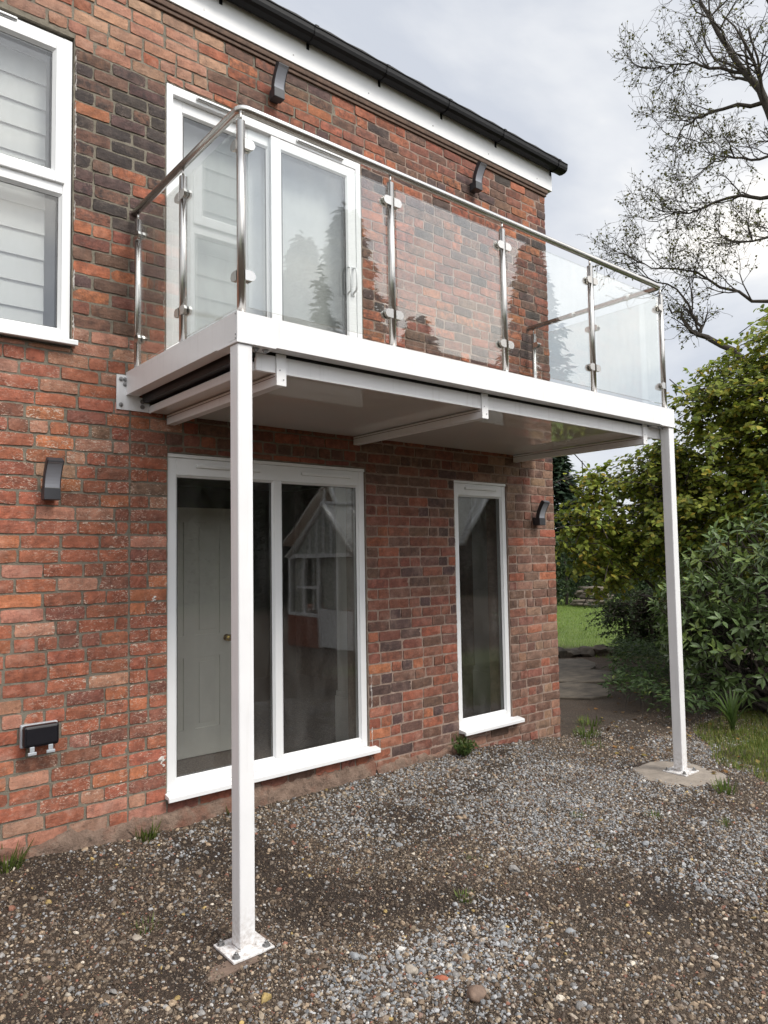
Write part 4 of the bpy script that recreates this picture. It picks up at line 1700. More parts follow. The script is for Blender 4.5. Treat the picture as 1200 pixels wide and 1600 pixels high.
# ---- laurel in front of the garden, right edge
def laurel():
    base = (6.55, -1.15, 0)
    t = thing('laurel_bush', base, 'large glossy dark green laurel with long pointed leaves at the right edge', 'shrub')
    lob = [(6.9, -.55, 1.25, .75, .85), (6.55, -.85, .75, .75, .75), (6.9, -1.35, 1.35, .95, 1.0), (6.35, -.45, .62, .52, .55), (6.6, -1.75, .9, .8, .85),
           (7.5, -1.1, 1.5, 1.1, 1.1), (6.3, -.15, 1.0, .36, .40), (6.95, -.05, .95, .6, .7)]
    n = 950
    c, r, d = lobes_points(lob, n)
    rad = np.where(rng.uniform(size=(n, 1)) < .72, rng.uniform(.88, 1.06, (n, 1)), rng.uniform(.45, .9, (n, 1)))
    P0 = c + d * r * rad
    ok = P0[:, 2] > .10
    P0, d = P0[ok], d[ok]
    n = len(P0)
    sd = unit(d + np.array([0, 0, .35]) + rng.normal(0, .25, (n, 3)))
    P, D, U, S, C = [], [], [], [], []
    tw = MB()
    for i in range(n):
        m = rng.integers(6, 10)
        ax = sd[i]
        o1 = unit(np.cross(ax, rng.normal(size=3)))
        o2 = np.cross(ax, o1)
        tone = rng.uniform(.75, 1.2)
        young = rng.uniform() < .22 and d[i][2] > .1
        for j in range(m):
            a = j * 2.4 + rng.uniform(-.3, .3)
            f = j / m
            out = o1 * math.cos(a) + o2 * math.sin(a)
            dr_ = unit(ax * (.25 + .75 * f) + out * (1.05 - .45 * f) + np.array([0, 0, -.28 + .1 * f]))
            P.append(P0[i] - ax * .10 * (1 - f) + out * .006)
            D.append(dr_)
            U.append(unit(ax * .8 + UP * .5 + rng.normal(0, .25, 3)))
            S.append(rng.uniform(.095, .155) * (1 - .25 * f))
            base_c = np.array((.22, .30, .080)) if young else np.array((.115, .178, .055))
            C.append(base_c * tone * rng.uniform(.75, 1.25))
        tw.tube([P0[i] - ax * .30, P0[i] - ax * .12, P0[i]], [.007, .005, .003], 4, False)
    for l in lob:
        for k in range(7):
            e_ = np.array(l[:3]) + rng.normal(0, .35, 3) * np.array((l[3], l[3], l[4]))
            e_[2] = max(e_[2], .3)
            b_ = np.array((6.75, -.95, 0)) + np.array((rng.uniform(-.4, .4), rng.uniform(-.4, .4), 0))
            m_ = (b_ + e_) / 2 + np.array((rng.normal(0, .08), rng.normal(0, .08), -.1))
            tw.tube([b_, m_, e_], [.028, .018, .008], 5, False)
    tw.build('branch', 'bark', t)
    leaves('foliage', P, D, U, np.array(S), np.array(C), LANCE, 'laurel_leaf', t, 300, 'leaf')


laurel()


# ---- broad leaved shrub turning yellow
def arching_shrub(name, base, lobes, nbr, label, cols, ws, size, tmpl, mat, singles, cat='shrub', per=26, droop=.5, seedn=0):
    t = thing(name, base, label, cat)
    c, r, d = lobes_points(lobes, nbr)
    rad = np.where(rng.uniform(size=(nbr, 1)) < .7, rng.uniform(.82, 1.08, (nbr, 1)), rng.uniform(.35, .85, (nbr, 1)))
    tip = c + d * r * rad
    ok = tip[:, 2] > .25
    tip, d, c = tip[ok], d[ok], c[ok]
    P, D, U, S, C = [], [], [], [], []
    tw = MB()
    B = np.array(base, float)
    for i in range(len(tip)):
        o = unit(d[i] * np.array((1, 1, .4)) + rng.normal(0, .25, 3))
        Lb = rng.uniform(.5, .95)
        pts = []
        for k in range(5):
            u = k / 4
            pts.append(tip[i] - o * Lb * (1 - u) + np.array((0, 0, -.28 * droop * (u ** 2) + .06)))
        tw.tube(pts, [.009, .007, .005, .004, .002], 3, False)
        sh = rng.uniform(.8, 1.2)
        yel = rng.uniform()
        for j in range(per):
            u = rng.uniform(.15, 1.0)
            k = min(int(u * 4), 3)
            p = pts[k] + (pts[k + 1] - pts[k]) * (u * 4 - k)
            ax = unit(pts[k + 1] - pts[k])
            side = unit(np.cross(ax, UP)) * (1 if j % 2 else -1)
            dd = unit(side * rng.uniform(.5, 1) + ax * rng.uniform(.2, .8) + np.array((0, 0, rng.uniform(-.75, .1))) + rng.normal(0, .2, 3))
            P.append(p + rng.normal(0, .03, 3))
            D.append(dd)
            U.append(unit(UP + d[i] * .5 + rng.normal(0, .35, 3)))
            S.append(rng.uniform(.7, 1.25) * size)
            ci = tint(1, cols, ws)[0] * sh
            C.append(ci)
    for k in range(26):
        i = rng.integers(len(tip))
        e_ = tip[i] - d[i] * .4
        m_ = B * .45 + e_ * .55 + np.array((rng.normal(0, .12), rng.normal(0, .12), .45))
        b_ = B + np.array((rng.uniform(-.3, .3), rng.uniform(-.3, .3), 0))
        tw.tube([b_, b_ * .6 + m_ * .4 + np.array((0, 0, .25)), m_, e_], [.035, .026, .018, .007], 5, False)
    tw.build('branch', 'bark', t)
    leaves('foliage', P, D, U, np.array(S), np.array(C), tmpl, mat, t, singles, 'leaf')
    return t


HZ = [(.26, .31, .045), (.20, .26, .040), (.33, .35, .055), (.44, .38, .06), (.46, .33, .045), (.13, .18, .034)]
arching_shrub('hazel_shrub', (9.0, .75, 0),
              [(8.5, .9, 2.2, 1.5, 1.15), (8.9, .2, 3.0, 1.5, 1.3), (9.3, -.35, 3.7, 1.5, 1.1), (8.15, 1.75, 1.85, .75, .65), (8.7, 1.2, 2.85, .9, .6), (9.0, -.8, 2.6, 1.6, 1.5), (9.6, .0, 4.0, 1.2, .9), (7.75, 1.75, 1.95, .62, .6), (8.3, 1.3, 2.6, .9, .75), (8.6, .3, 2.0, 1.3, 1.2), (9.1, -.55, 4.35, 1.15, .8), (8.6, .5, 3.75, 1.0, .7), (7.15, 1.8, 1.95, .5, .6), (7.45, 1.75, 2.6, .55, .5), (7.5, 1.6, 1.4, .5, .4)],
              1650, 'tall spreading shrub with rounded green leaves turning yellow behind the right post', HZ, [5, 4, 3.4, 1.2, .45, 2.6], .074, OVATE, 'leaf', 300)
DK = [(.055, .085, .030), (.07, .105, .034), (.04, .065, .024)]
arching_shrub('rounded_shrub', (10.0, 2.6, 0), [(9.8, 2.9, .62, .62, .55), (10.3, 2.2, .85, .8, .6), (9.6, 2.5, .35, .5, .3)], 190,
              'low dark rounded shrub between the lawn and the tall yellowing shrub', DK, [3, 2, 2], .05, OVATE, 'leaf', 0, per=22, droop=.3)


# ---- leafy plants by the path
def ground_cover():
    n = 3000
    x = rng.uniform(5.2, 10.5, n)
    y = rng.uniform(-.9, 3.0, n)
    edge = .08 + (x - 5.2) * .60                            # plants stand right of the path (lower y)
    k = (y < edge + .25 * fbm(x, y, 2, 41)) & (y > edge - 1.25) & ~((x < 5.9) & (y < -.8))
    x, y = x[k], y[k]
    n = len(x)
    h = .10 + .28 * fbm(x, y, 1.6, 44)
    t = thing('ground_cover', (7.2, .8, 0), 'low spread of dark leafy ground cover plants beside the path', 'plants')
    P = np.repeat(np.stack([x, y, h], 1), 5, 0)
    m = len(P)
    P = P + rng.normal(0, .05, (m, 3))
    P[:, 2] = np.maximum(P[:, 2], .02)
    D = unit(rng.normal(size=(m, 3)) * np.array((1, 1, .35)) + np.array((0, 0, -.05)))
    U = unit(UP + rng.normal(0, .3, (m, 3)))
    C = tint(m, [(.06, .10, .034), (.08, .13, .04), (.045, .075, .028), (.12, .15, .04)], [4, 3, 3, .6])
    leaves('foliage', P, D, U, rng.uniform(.05, .095, m), C, LANCE, 'leaf', t, 0)
    st_ = MB()
    for i in range(0, n, 9):
        st_.tube([(x[i], y[i], -.01), (x[i] + .03, y[i], h[i] * .6), (x[i], y[i] + .03, h[i])], [.004, .003, .002], 3, False)
    st_.build('stem', 'bark', t)


ground_cover()


def tuft(name, x, y, n, hgt, spread, label, group=None, cols=((.09, .14, .03), (.13, .17, .04)), tmpl=BLADE, cat='weed'):
    t = thing(name, (x, y, g1(x, y)), label, cat, group)
    a = rng.uniform(0, 6.28, n)
    lean = rng.uniform(.1, 1.1, n)
    r = spread * np.sqrt(rng.uniform(0, 1, n)) * .4
    px, py = x + r * np.cos(a), y + r * np.sin(a)
    P = np.stack([px, py, gz(px, py) - .004], 1)
    D = np.stack([np.cos(a) * lean, np.sin(a) * lean, np.ones(n)], 1)
    U = np.stack([-np.cos(a), -np.sin(a), np.full(n, .4)], 1)
    C = tint(n, cols, [1] * len(cols))
    V, F, Cc = leaf_batch(P, D, U, rng.uniform(.5, 1.1, n) * hgt, C, tmpl)
    me = np_mesh('foliage', V, F, Cc)
    link('foliage', me, 'grass', t, (0, 0, 0), {'kind': 'stuff'})
    return t


GT = 'grass tufts growing through the gravel'
tuft('grass_tuft', .12, -.05, 60, .10, .16, 'small green grass tuft at the wall foot left of the left post')
tuft('grass_tuft', .70, -.03, 50, .09, .14, 'small green grass tuft directly under the wide window sill')
tuft('grass_tuft', -.62, -.04, 60, .13, .20, 'grass clump at the wall foot at the left edge of the picture')
for x, y, n, hg, lab in ((1.08, -1.70, 70, .04, 'low green tuft in open soil, the one nearest the brown cobble'),
                         (1.45, -1.42, 30, .03, 'small green tuft in bare soil midway between the two posts'),
                         (2.45, -1.40, 44, .04, 'low green tuft among grey chippings, in line with the narrow window'),
                         (2.8, -1.72, 44, .045, 'low green tuft in front of the round concrete pad'),
                         (2.2, -1.75, 28, .03, 'sparse tiny green tuft among chippings in the middle of the yard'),
                         (-.23, -.95, 30, .05, 'sparse green tuft in dark soil left of the left post'),
                         (3.0, -2.1, 34, .05, 'low green tuft at the right edge of the yard, before the rough grass')):
    tuft('grass_tuft', x, y, n, hg, .14, lab, GT)
tuft('grass_tuft', 3.62, -1.80, 60, .10, .2, 'green tuft at the edge of the round concrete pad')
tuft('grass_tuft', 4.35, -.15, 90, .10, .35, 'grass patch at the foot of the house corner')
tuft('grass_tuft', 4.75, .10, 80, .09, .35, 'grass patch on the path just past the house corner')
tuft('grass_tuft', 4.05, -.42, 50, .07, .3, 'thin grass patch in the gravel by the house corner')


def weed():
    x, y = 2.74, -.11
    t = thing('weed_plant', (x, y, g1(x, y)), 'bushy green weed at the wall foot below the tall narrow window', 'weed')
    st_ = MB()
    P, D, U, S, C = [], [], [], [], []
    z0 = g1(x, y)
    for i in range(44):
        a = rng.uniform(0, 6.28)
        l = rng.uniform(.08, .19)
        tip = np.array((x + math.cos(a) * l * .75, min(y + math.sin(a) * l * .6, -.03), z0 + l * rng.uniform(.5, .95)))
        b = np.array((x, y, z0))
        mid = (b + tip) / 2 + np.array((0, 0, .03))
        st_.tube([b, mid, tip], [.003, .0025, .0015], 3, False)
        for j in range(12):
            u = rng.uniform(.3, 1)
            P.append(b * (1 - u) ** 2 + 2 * mid * u * (1 - u) + tip * u * u)
            D.append(unit(rng.normal(size=3) + np.array((0, 0, .3))))
            U.append(unit(UP + rng.normal(0, .4, 3)))
            S.append(rng.uniform(.02, .045))
            C.append(tint(1, [(.07, .12, .03), (.10, .16, .04), (.13, .15, .04)], [2, 2, 1])[0])
    st_.build('stem', 'green_stem', t)
    leaves('foliage', P, D, U, np.array(S), np.array(C), LANCE, 'leaf', t, 0)


weed()


def strap_plant():
    x, y = 5.45, -1.02
    t = thing('strap_leaved_plant', (x, y, g1(x, y)), 'clump of long green strap leaves in front of the laurel', 'plant')
    for i in range(26):
        a = rng.uniform(0, 6.28)
        l = rng.uniform(.35, .62)
        o = rng.uniform(.12, .32)
        mb = MB()
        vs = []
        sd = np.array((-math.sin(a), math.cos(a), 0))
        for k in range(6):
            u = k / 5
            p = np.array((x + math.cos(a) * o * u ** 1.6, y + math.sin(a) * o * u ** 1.6, g1(x, y) - .01 + l * (u - .28 * u ** 3)))
            w = .014 * (1 - u ** 2.5) + .0008
            vs += [p - sd * w, p + np.array((0, 0, -.003)), p + sd * w]
        fs = []
        for k in range(5):
            q = k * 3
            fs += [(q, q + 1, q + 4, q + 3), (q + 1, q + 2, q + 5, q + 4)]
        V = np.array(vs)
        c0 = V.mean(0)
        me = np_mesh('leaf', V - c0, np.array(fs), np.tile(tint(1, [(.075, .125, .03), (.10, .15, .04)], [1, 1])[0], (len(V), 1)), smooth=True)
        link('leaf', me, 'leaf', t, c0)


strap_plant()


def grass_area(name, n, gen, hgt, label, cols, ws):
    x, y = gen(n)
    n = len(x)
    a = rng.uniform(0, 6.28, n)
    lean = rng.uniform(.1, .9, n)
    P = np.stack([x, y, gz(x, y) - .003], 1)
    D = np.stack([np.cos(a) * lean, np.sin(a) * lean, np.ones(n)], 1)
    U = np.stack([-np.cos(a), -np.sin(a), np.full(n, .4)], 1)
    V, F, Cc = leaf_batch(P, D, U, rng.uniform(.5, 1.1, n) * hgt, tint(n, cols, ws), BLADE)
    me = np_mesh(name, V, F, Cc)
    link(name, me, 'grass', None, (0, 0, 0), {'kind': 'stuff', 'label': label})


def g_right(n):
    x, y = rng.uniform(3.9, 7.5, n), rng.uniform(-3.4, -.7, n)
    e = 4.15 + .35 * (fbm(x, y, 1.7, 51) - .5) * 2 + np.maximum(0, y + 1.45) * 1.6 + np.maximum(0, -1.9 - y) * .8
    k = (x > e) & (rng.uniform(size=n) < .25 + fbm(x, y, 3, 52))
    return x[k], y[k]


def g_lawn(n):
    x, y = rng.uniform(8.8, 20, n), rng.uniform(1.8, 13, n)
    k = (y > 2.1 + .52 * (x - 8.8) - .5 * (x > 11)) & (y < 4.8 + .62 * (x - 8.8))
    return x[k], y[k]


grass_area('grass', 52000, g_right, .055, 'rough grass edge in front of the laurel', [(.15, .20, .04), (.19, .21, .05), (.26, .23, .08), (.10, .15, .03)], [3, 2, 1, 2])
grass_area('lawn_grass', 60000, g_lawn, .06, 'bright green mown lawn beyond the house', [(.15, .25, .035), (.21, .31, .05), (.12, .20, .03), (.25, .28, .07)], [3, 2, 2, 1])

def litter():
    n = 900
    x, y = rng.uniform(3.9, 8, n), rng.uniform(-2.6, 2.4, n)
    k = (y < 1.2 + .6 * (x - 5)) & ((x > 4.4) | (y < -.3)) & (rng.uniform(size=n) < .25 + 1.1 * (fbm(x, y, 2, 71) - .3))
    x, y = x[k], y[k]
    n = len(x)
    D = unit(np.stack([rng.normal(size=n), rng.normal(size=n), rng.normal(0, .15, n)], 1))
    V, F, C = leaf_batch(np.stack([x, y, gz(x, y) + .012], 1), D, unit(UP + rng.normal(0, .25, (n, 3))), rng.uniform(.03, .06, n),
                         tint(n, [(.20, .12, .05), (.30, .22, .06), (.12, .07, .035), (.34, .17, .05)], [4, 2, 3, 1]), OVATE)
    me = np_mesh('leaf_litter', V, F, C)
    link('leaf_litter', me, 'leaf', None, (0, 0, 0), {'kind': 'stuff', 'label': 'brown fallen leaves scattered on the path'})


litter()

# ---- paving stones along the path past the corner
path = thing('garden_path', (5.7, 1.1, 0), 'path of old uneven paving slabs past the house corner', 'path')
for i, (x, y, rx, ry, z) in enumerate(((6.05, 1.25, .62, .50, .012), (6.95, 1.75, .60, .52, .026), (6.5, 2.35, .60, .50, .02), (7.6, 2.45, .55, .5, .035))):
    random.seed(60 + i)
    n_ = 9
    poly = [(x + rx * (1 + random.uniform(-.22, .15)) * math.cos(6.283 * k / n_ + i), y + ry * (1 + random.uniform(-.22, .15)) * math.sin(6.283 * k / n_ + i)) for k in range(n_)]
    mb = MB()
    tl = random.uniform(-.03, .03)
    vs = [(x + (a - x) * .95, y + (b - y) * .95, z + tl * (a - x)) for a, b in poly] + [(a, b, z - .008 + tl * (a - x)) for a, b in poly] + [(a, b, -.05) for a, b in poly]
    mb.add(vs, [tuple(range(n_))] + [(r * n_ + k, r * n_ + (k + 1) % n_, (r + 1) * n_ + (k + 1) % n_, (r + 1) * n_ + k) for r in range(2) for k in range(n_)])
    mb.build('slab', 'paving', path)
edge = thing('stone_edging', (8.6, 3.2, 0), 'row of mossy stones edging the lawn past the house corner', 'edging')
for i in range(11):
    u = i / 10
    x, y = 7.3 + 2.3 * u, 3.9 - 1.3 * u
    bm = bmesh.new()
    bmesh.ops.create_icosphere(bm, subdivisions=2, radius=1)
    for v in bm.verts:
        v.co *= 1 + .4 * mnoise.noise(v.co * 1.3 + Vector((i * 3.3, 0, 0)))
        v.co = Vector((v.co.x * .22, v.co.y * .15, v.co.z * (.08 + .02 * (i % 3))))
    me = bpy.data.meshes.new('stone')
    bm.to_mesh(me)
    bm.free()
    link('stone', me, 'paving', edge, (x, y, .03))

# ---- hedge and logs at the end of the lawn
def leaf_mass(name, loc, pts_n, size, cols, ws, label, cat, trunk=None, tmpl=SMALL, mat='leaf', out=.6):
    t = thing(name, loc, label, cat)
    P, Nn = pts_n
    m = len(P)
    D = unit(Nn * out + rng.normal(0, .6, (m, 3)) + np.array((0, 0, -.15)))
    U = unit(Nn + UP * .4 + rng.normal(0, .3, (m, 3)))
    leaves('foliage', P, D, U, rng.uniform(.6, 1.3, m) * size, tint(m, cols, ws, .35), tmpl, mat, t, 0)
    if trunk:
        trunk.build('trunk', 'bark', t)
    return t


def hedge_pts(a, b, h, w, n):
    a, b = np.array(a), np.array(b)
    u = rng.uniform(0, 1, n)
    dv = unit(b - a)
    nv = np.array((dv[1], -dv[0]))
    side = rng.uniform(-1, 1, n)
    z = rng.uniform(.02, 1, n)
    top = rng.uniform(size=n) < .3
    z = np.where(top, rng.uniform(.9, 1.04, n), z)
    side = np.where(top, side, np.sign(side) * rng.uniform(.75, 1.05, n))
    xy = a + np.outer(u, b - a) + np.outer(side * w, nv)
    wob = .3 * (fbm(xy[:, 0], xy[:, 1], .8, 61) - .5)
    P = np.stack([xy[:, 0], xy[:, 1], z * (h + wob)], 1)
    Nn = np.stack([nv[0] * side, nv[1] * side, top * 1.0], 1)
    return P, unit(Nn)


tk = MB()
for i in range(16):
    u = (i + .5) / 16
    x, y = 16.2 + u * 8.6, 14.3 - u * 13.6
    tk.tube([(x, y, -.05), (x + .05, y, .8), (x, y + .05, 1.6)], [.06, .05, .02], 5, False)
leaf_mass('hedge', (20, 8, 0), hedge_pts((16.2, 14.3), (24.8, .7), 2.1, .55, 15000), .16, DK, [3, 1, 4], 'dark clipped hedge along the far end of the lawn', 'hedge', tk)
lg = thing('log_pile', (18.6, 9.2, 0), 'heap of grey logs and sticks in front of the dark hedge', 'log pile')
random.seed(5)
for i in range(22):
    a = math.radians(random.uniform(-35, 35)) + 2.2
    l = random.uniform(.5, 1.0)
    cx_, cy_ = 18.3 + random.uniform(-.3, .3), 9.3 + random.uniform(-.35, .35)
    zz = .07 + .10 * (i // 4)
    r = random.uniform(.035, .075)
    MB().tube([(cx_ - math.cos(a) * l / 2, cy_ - math.sin(a) * l / 2, zz + random.uniform(-.04, .04)), (cx_, cy_, zz), (cx_ + math.cos(a) * l / 2, cy_ + math.sin(a) * l / 2, zz + random.uniform(-.04, .04))], [r, r * .95, r * .8], 8).build('log', 'log', lg)


# ---- conifers
def conifer(name, x, y, h, r, n, label, group=None, cols=((.022, .040, .022), (.032, .055, .026), (.016, .03, .018)), size=.42, z0=.3):
    t = thing(name, (x, y, 0), label, 'conifer', group)
    tr_ = MB().tube([(x, y, -.1), (x, y, h * .5), (x, y, h * .97)], [h * .018 + .05, h * .010 + .03, .012], 8)
    P, D, U = [], [], []
    nb = n // 26
    for b in range(nb):
        f = (b + rng.uniform()) / nb
        z = z0 + (h - z0) * f ** 1.1
        a = b * 2.399 + rng.normal(0, .3)
        L_ = r * (1 - (z / h)) ** .8 * rng.uniform(.65, 1.1) + .12
        dv = np.array((math.cos(a), math.sin(a), 0))
        e_ = np.array((x, y, z)) + dv * L_ + np.array((0, 0, -.18 * L_))
        if L_ > .5 and b % 2 == 0:
            tr_.tube([(x, y, z), tuple((np.array((x, y, z)) + e_) / 2 + np.array((0, 0, .05))), tuple(e_)], [.03, .018, .005], 4, False)
        for k in range(26):
            u = rng.uniform(.12, 1) ** .7
            p = np.array((x, y, z)) + dv * L_ * u + np.array((0, 0, -.18 * L_ * u * u + rng.normal(0, .10)))
            sd = np.array((-dv[1], dv[0], 0)) * rng.choice([-1, 1])
            P.append(p + rng.normal(0, .06, 3))
            D.append(unit(dv * rng.uniform(.3, 1) + sd * rng.uniform(.2, .9) + np.array((0, 0, rng.uniform(-.5, .1)))))
            U.append(unit(UP + rng.normal(0, .35, 3)))
    m = len(P)
    leaves('foliage', P, D, U, rng.uniform(.5, 1.1, m) * size, tint(m, cols, [1] * len(cols), .3), SMALL, 'needle', t, 0)
    tr_.build('trunk', 'bark', t)


conifer('conifer_tree', 23.3, 14.7, 6.6, 3.4, 12000, 'dark conifer beyond the lawn, just past the house corner', size=.42, z0=.2)
conifer('conifer_tree', 27.5, 11.5, 6.2, 3.2, 9000, 'dark conifer beyond the hedge, behind the yellowing shrub', size=.42, z0=.2)
conifer('fir_tree', 13.3, -18.0, 13.6, 3.3, 15000, 'leftmost fir standing in the garden opposite the house', 'firs opposite the house', size=.48)
conifer('fir_tree', 16.9, -18.4, 10.6, 2.6, 11000, 'shortest, middle fir standing in the garden opposite the house', 'firs opposite the house', size=.46)
conifer('fir_tree', 23.4, -18.0, 15.2, 3.2, 15000, 'tallest and rightmost fir standing in the garden opposite the house', 'firs opposite the house', size=.48)
tk = MB()
for i in range(20):
    tk.tube([(-6 + i * 2.4, -22, -.05), (-6 + i * 2.4, -22, 2)], [.1, .05], 5, False)
leaf_mass('tall_hedge', (16, -22, 0), hedge_pts((-8, -22), (42, -22), 4.6, 1.0, 40000), .75, DK, [3, 2, 2], 'tall green hedge across the garden opposite the house', 'hedge', tk)


# ---- tall open tree with thin twigs against the sky
def open_tree():
    t = thing('willow_tree', (13.3, .2, 0), 'tall open tree with bare curling twigs and few leaves against the sky', 'tree')
    limbs, tw = MB(), MB()
    P, D, U = [], [], []

    def grow(p, d, L_, r, depth):
        n = 5 if depth < 2 else 4
        pts, rad = [p], [r]
        q, dd = p.copy(), d.copy()
        for k in range(n):
            up = .18 if depth < 2 else (.06 if rng.uniform() < .6 else -.12)
            dd = unit(dd + rng.normal(0, .24 if depth else .15, 3) + np.array((0, 0, up)))
            q = q + dd * L_ / n
            pts.append(q.copy())
            rad.append(max(r * (1 - (k + 1) / n * .7), .0030))
        (limbs if depth == 0 else tw).tube(pts, rad, 6 if depth == 0 else (4 if depth == 1 else 3), False)
        if depth >= 2:
            for k in range(rng.integers(1, 5) if depth == 3 else 1):
                u = rng.uniform(.35, 1)
                i = min(int(u * n), n - 1)
                P.append(pts[i] + (pts[i + 1] - pts[i]) * (u * n - i))
                D.append(unit(rng.normal(size=3) + np.array((0, 0, -.5))))
                U.append(unit(rng.normal(size=3) + UP))
        if depth < 3:
            nc = (8, 8, 4)[depth]
            for c in range(nc):
                u = rng.uniform(.22, 1)
                i = min(int(u * n), n - 1)
                b = pts[i] + (pts[i + 1] - pts[i]) * (u * n - i)
                ax = unit(pts[i + 1] - pts[i])
                sd = unit(np.cross(ax, rng.normal(size=3)))
                a = rng.uniform(.45, 1.05)
                grow(b, unit(ax * math.cos(a) + sd * math.sin(a)), L_ * rng.uniform(.38, .62), max(rad[i] * .55, .004), depth + 1)

    def limb(pts, rads, subs, sublen):
        pts = [np.array(p, float) for p in pts]
        fine = [pts[0]]
        rf_ = [rads[0] * .8]
        for a, b, ra, rb in zip(pts[:-1], pts[1:], rads[:-1], rads[1:]):
            for k in range(1, 5):
                u = k / 4
                fine.append(a + (b - a) * u + (rng.normal(0, .03, 3) if k < 4 else 0))
                rf_.append((ra + (rb - ra) * u) * .8)
        limbs.tube(fine, rf_, 8, False)
        for s in range(subs):
            u = rng.uniform(.25, 1)
            i = min(int(u * (len(fine) - 1)), len(fine) - 2)
            ax = unit(fine[i + 1] - fine[i])
            sd = unit(np.cross(ax, rng.normal(size=3)))
            a = rng.uniform(.3, 1.0)
            grow(fine[i], unit(ax * math.cos(a) + sd * math.sin(a)), sublen * rng.uniform(.55, 1.05), max(rf_[i] * .5, .012), 1)
    limb([(13.5, .1, -.1), (13.2, .35, 4.5), (13.0, .6, 8.2), (12.45, 1.06, 9.97), (12.3, 1.38, 10.78), (12.08, 1.9, 12.1), (11.9, 2.3, 13.4)],
         [.28, .22, .16, .10, .075, .045, .02], 16, 1.7)
    limb([(12.3, 1.38, 10.78), (12.0, 2.1, 11.2), (11.75, 2.55, 11.35), (11.6, 2.85, 11.5)], [.045, .03, .018, .008], 12, 1.0)
    limb([(12.4, 1.1, 10.1), (12.05, 1.95, 10.2), (11.85, 2.4, 10.05), (11.75, 2.6, 9.6)], [.055, .035, .02, .008], 12, 1.1)
    limb([(13.0, .6, 8.2), (12.4, 1.6, 8.5), (11.9, 2.4, 8.3), (11.6, 2.9, 8.5)], [.07, .04, .022, .009], 15, 1.25)
    limb([(13.1, .45, 6.2), (12.4, 1.5, 6.4), (11.9, 2.3, 7.1), (11.5, 3.0, 7.3), (11.25, 3.4, 7.6)], [.06, .04, .025, .016, .008], 14, 1.1)
    limb([(13.15, .4, 4.6), (12.4, 1.5, 5.15), (12.0, 2.13, 5.75), (11.85, 2.42, 5.95), (11.78, 2.56, 6.35), (11.6, 2.75, 6.5)], [.10, .085, .068, .052, .036, .012], 4, 1.0)
    limb([(11.9, 2.3, 5.85), (11.85, 2.3, 6.15), (11.7, 2.6, 6.8), (11.35, 3.2, 7.2)], [.045, .036, .022, .01], 8, 1.0)
    limb([(13.0, .6, 8.4), (12.6, .5, 10.4), (12.3, 1.0, 12.2), (12.0, 1.4, 13.8)], [.09, .06, .035, .015], 12, 1.5)
    limb([(13.1, .5, 7.0), (12.7, .8, 7.6), (12.3, 1.4, 7.5), (12.0, 2.0, 7.7)], [.06, .04, .024, .01], 12, 1.1)
    limb([(12.7, .85, 9.2), (12.3, 1.2, 9.0), (12.1, 1.7, 9.2), (11.9, 2.2, 9.1)], [.05, .03, .02, .01], 12, 1.1)
    limbs.build('trunk', 'bark', t)
    b = tw.build('branch', 'bark', t)
    b['kind'] = 'stuff'
    m = len(P)
    keep = rng.uniform(size=m) < .6
    P, D, U = np.array(P)[keep], np.array(D)[keep], np.array(U)[keep]
    m = len(P)
    leaves('foliage', P, D, U, rng.uniform(.026, .055, m), tint(m, [(.12, .13, .035), (.09, .085, .03), (.16, .15, .04)], [3, 2, 1]), OVATE, 'leaf', t, 0)


open_tree()

# ------------------------------------------------------------------ conservatory opposite, mirrored in the ground floor glass
cv = thing('conservatory', (7.6, -6.9, 0), 'white gabled conservatory with a low brick base facing the house', 'conservatory')


def qd(mb, pts, th, nrm):
    """slab from a planar polygon, thickened along nrm"""
    n = len(pts)
    a = [np.array(p, float) for p in pts]
    v = np.array(nrm, float) * th
    mb.add(a + [p + v for p in a], [tuple(range(n))[::-1], tuple(range(n, 2 * n))] + [(i, (i + 1) % n, n + (i + 1) % n, n + i) for i in range(n)])


gx, ya, yb_, ym = 6.2, -5.75, -7.86, -6.68
ez, rz_, bz = 1.70, 2.66, .62
fr2 = MB()
bar = .035
for y in (ya, -6.25, -6.82, -7.35, yb_):
    fr2.box(gx - bar, gx + bar, y - bar, y + bar, (.02 if y in (-6.25, -6.82, ya) else bz), ez)
fr2.box(gx - bar - .01, gx + bar + .01, yb_ - .04, ya + .04, ez - .002, ez + .075)
for y in (-6.45, -6.68, -6.9, -7.15, -6.2):
    zt = ez + (rz_ - ez) * (1 - abs(y - ym) / (ym - yb_ if y < ym else ya - ym))
    fr2.box(gx - .02, gx + .02, y - .02, y + .02, ez + .07, zt)
for y in (ya, yb_):
    fr2.tube([(gx - .02, y, ez + .04), (gx - .02, ym, rz_ + .02)], .055, 6)
fr2.tube([(gx, ym, rz_), (gx, ym, rz_ + .12), (gx, ym, rz_ + .16), (gx, ym, rz_ + .34)], [.03, .045, .02, .008], 8)
for x in (6.8, 7.35):
    for y in (ya, yb_):
        fr2.box(x - bar, x + bar, y - bar, y + bar, bz, ez)
for y in (ya, yb_):
    fr2.box(gx, 7.4, y - .05, y + .05, ez - .003, ez + .07)
    fr2.box(gx, 7.4, y - .05, y + .05, bz - .03, bz + .02)
fr2.box(gx - .06, gx + .06, -7.84, -6.84, bz - .03, bz + .02)
fr2.box(gx - .03, gx + .03, -7.6, -6.86, 1.1, 1.15)
fr2.build('frame', 'upvc', cv)
rfm = MB()
for y, s in ((ya, 1), (yb_, -1)):
    nrm = unit(np.array((0, s * (rz_ - ez), abs(ym - y))))
    qd(rfm, [(gx - .08, y + s * .08, ez + .02), (7.4, y + s * .08, ez + .02), (7.4, ym, rz_), (gx - .08, ym, rz_)], .03, nrm)
rfm.build('roof_panel', 'poly', cv)
gb = MB()
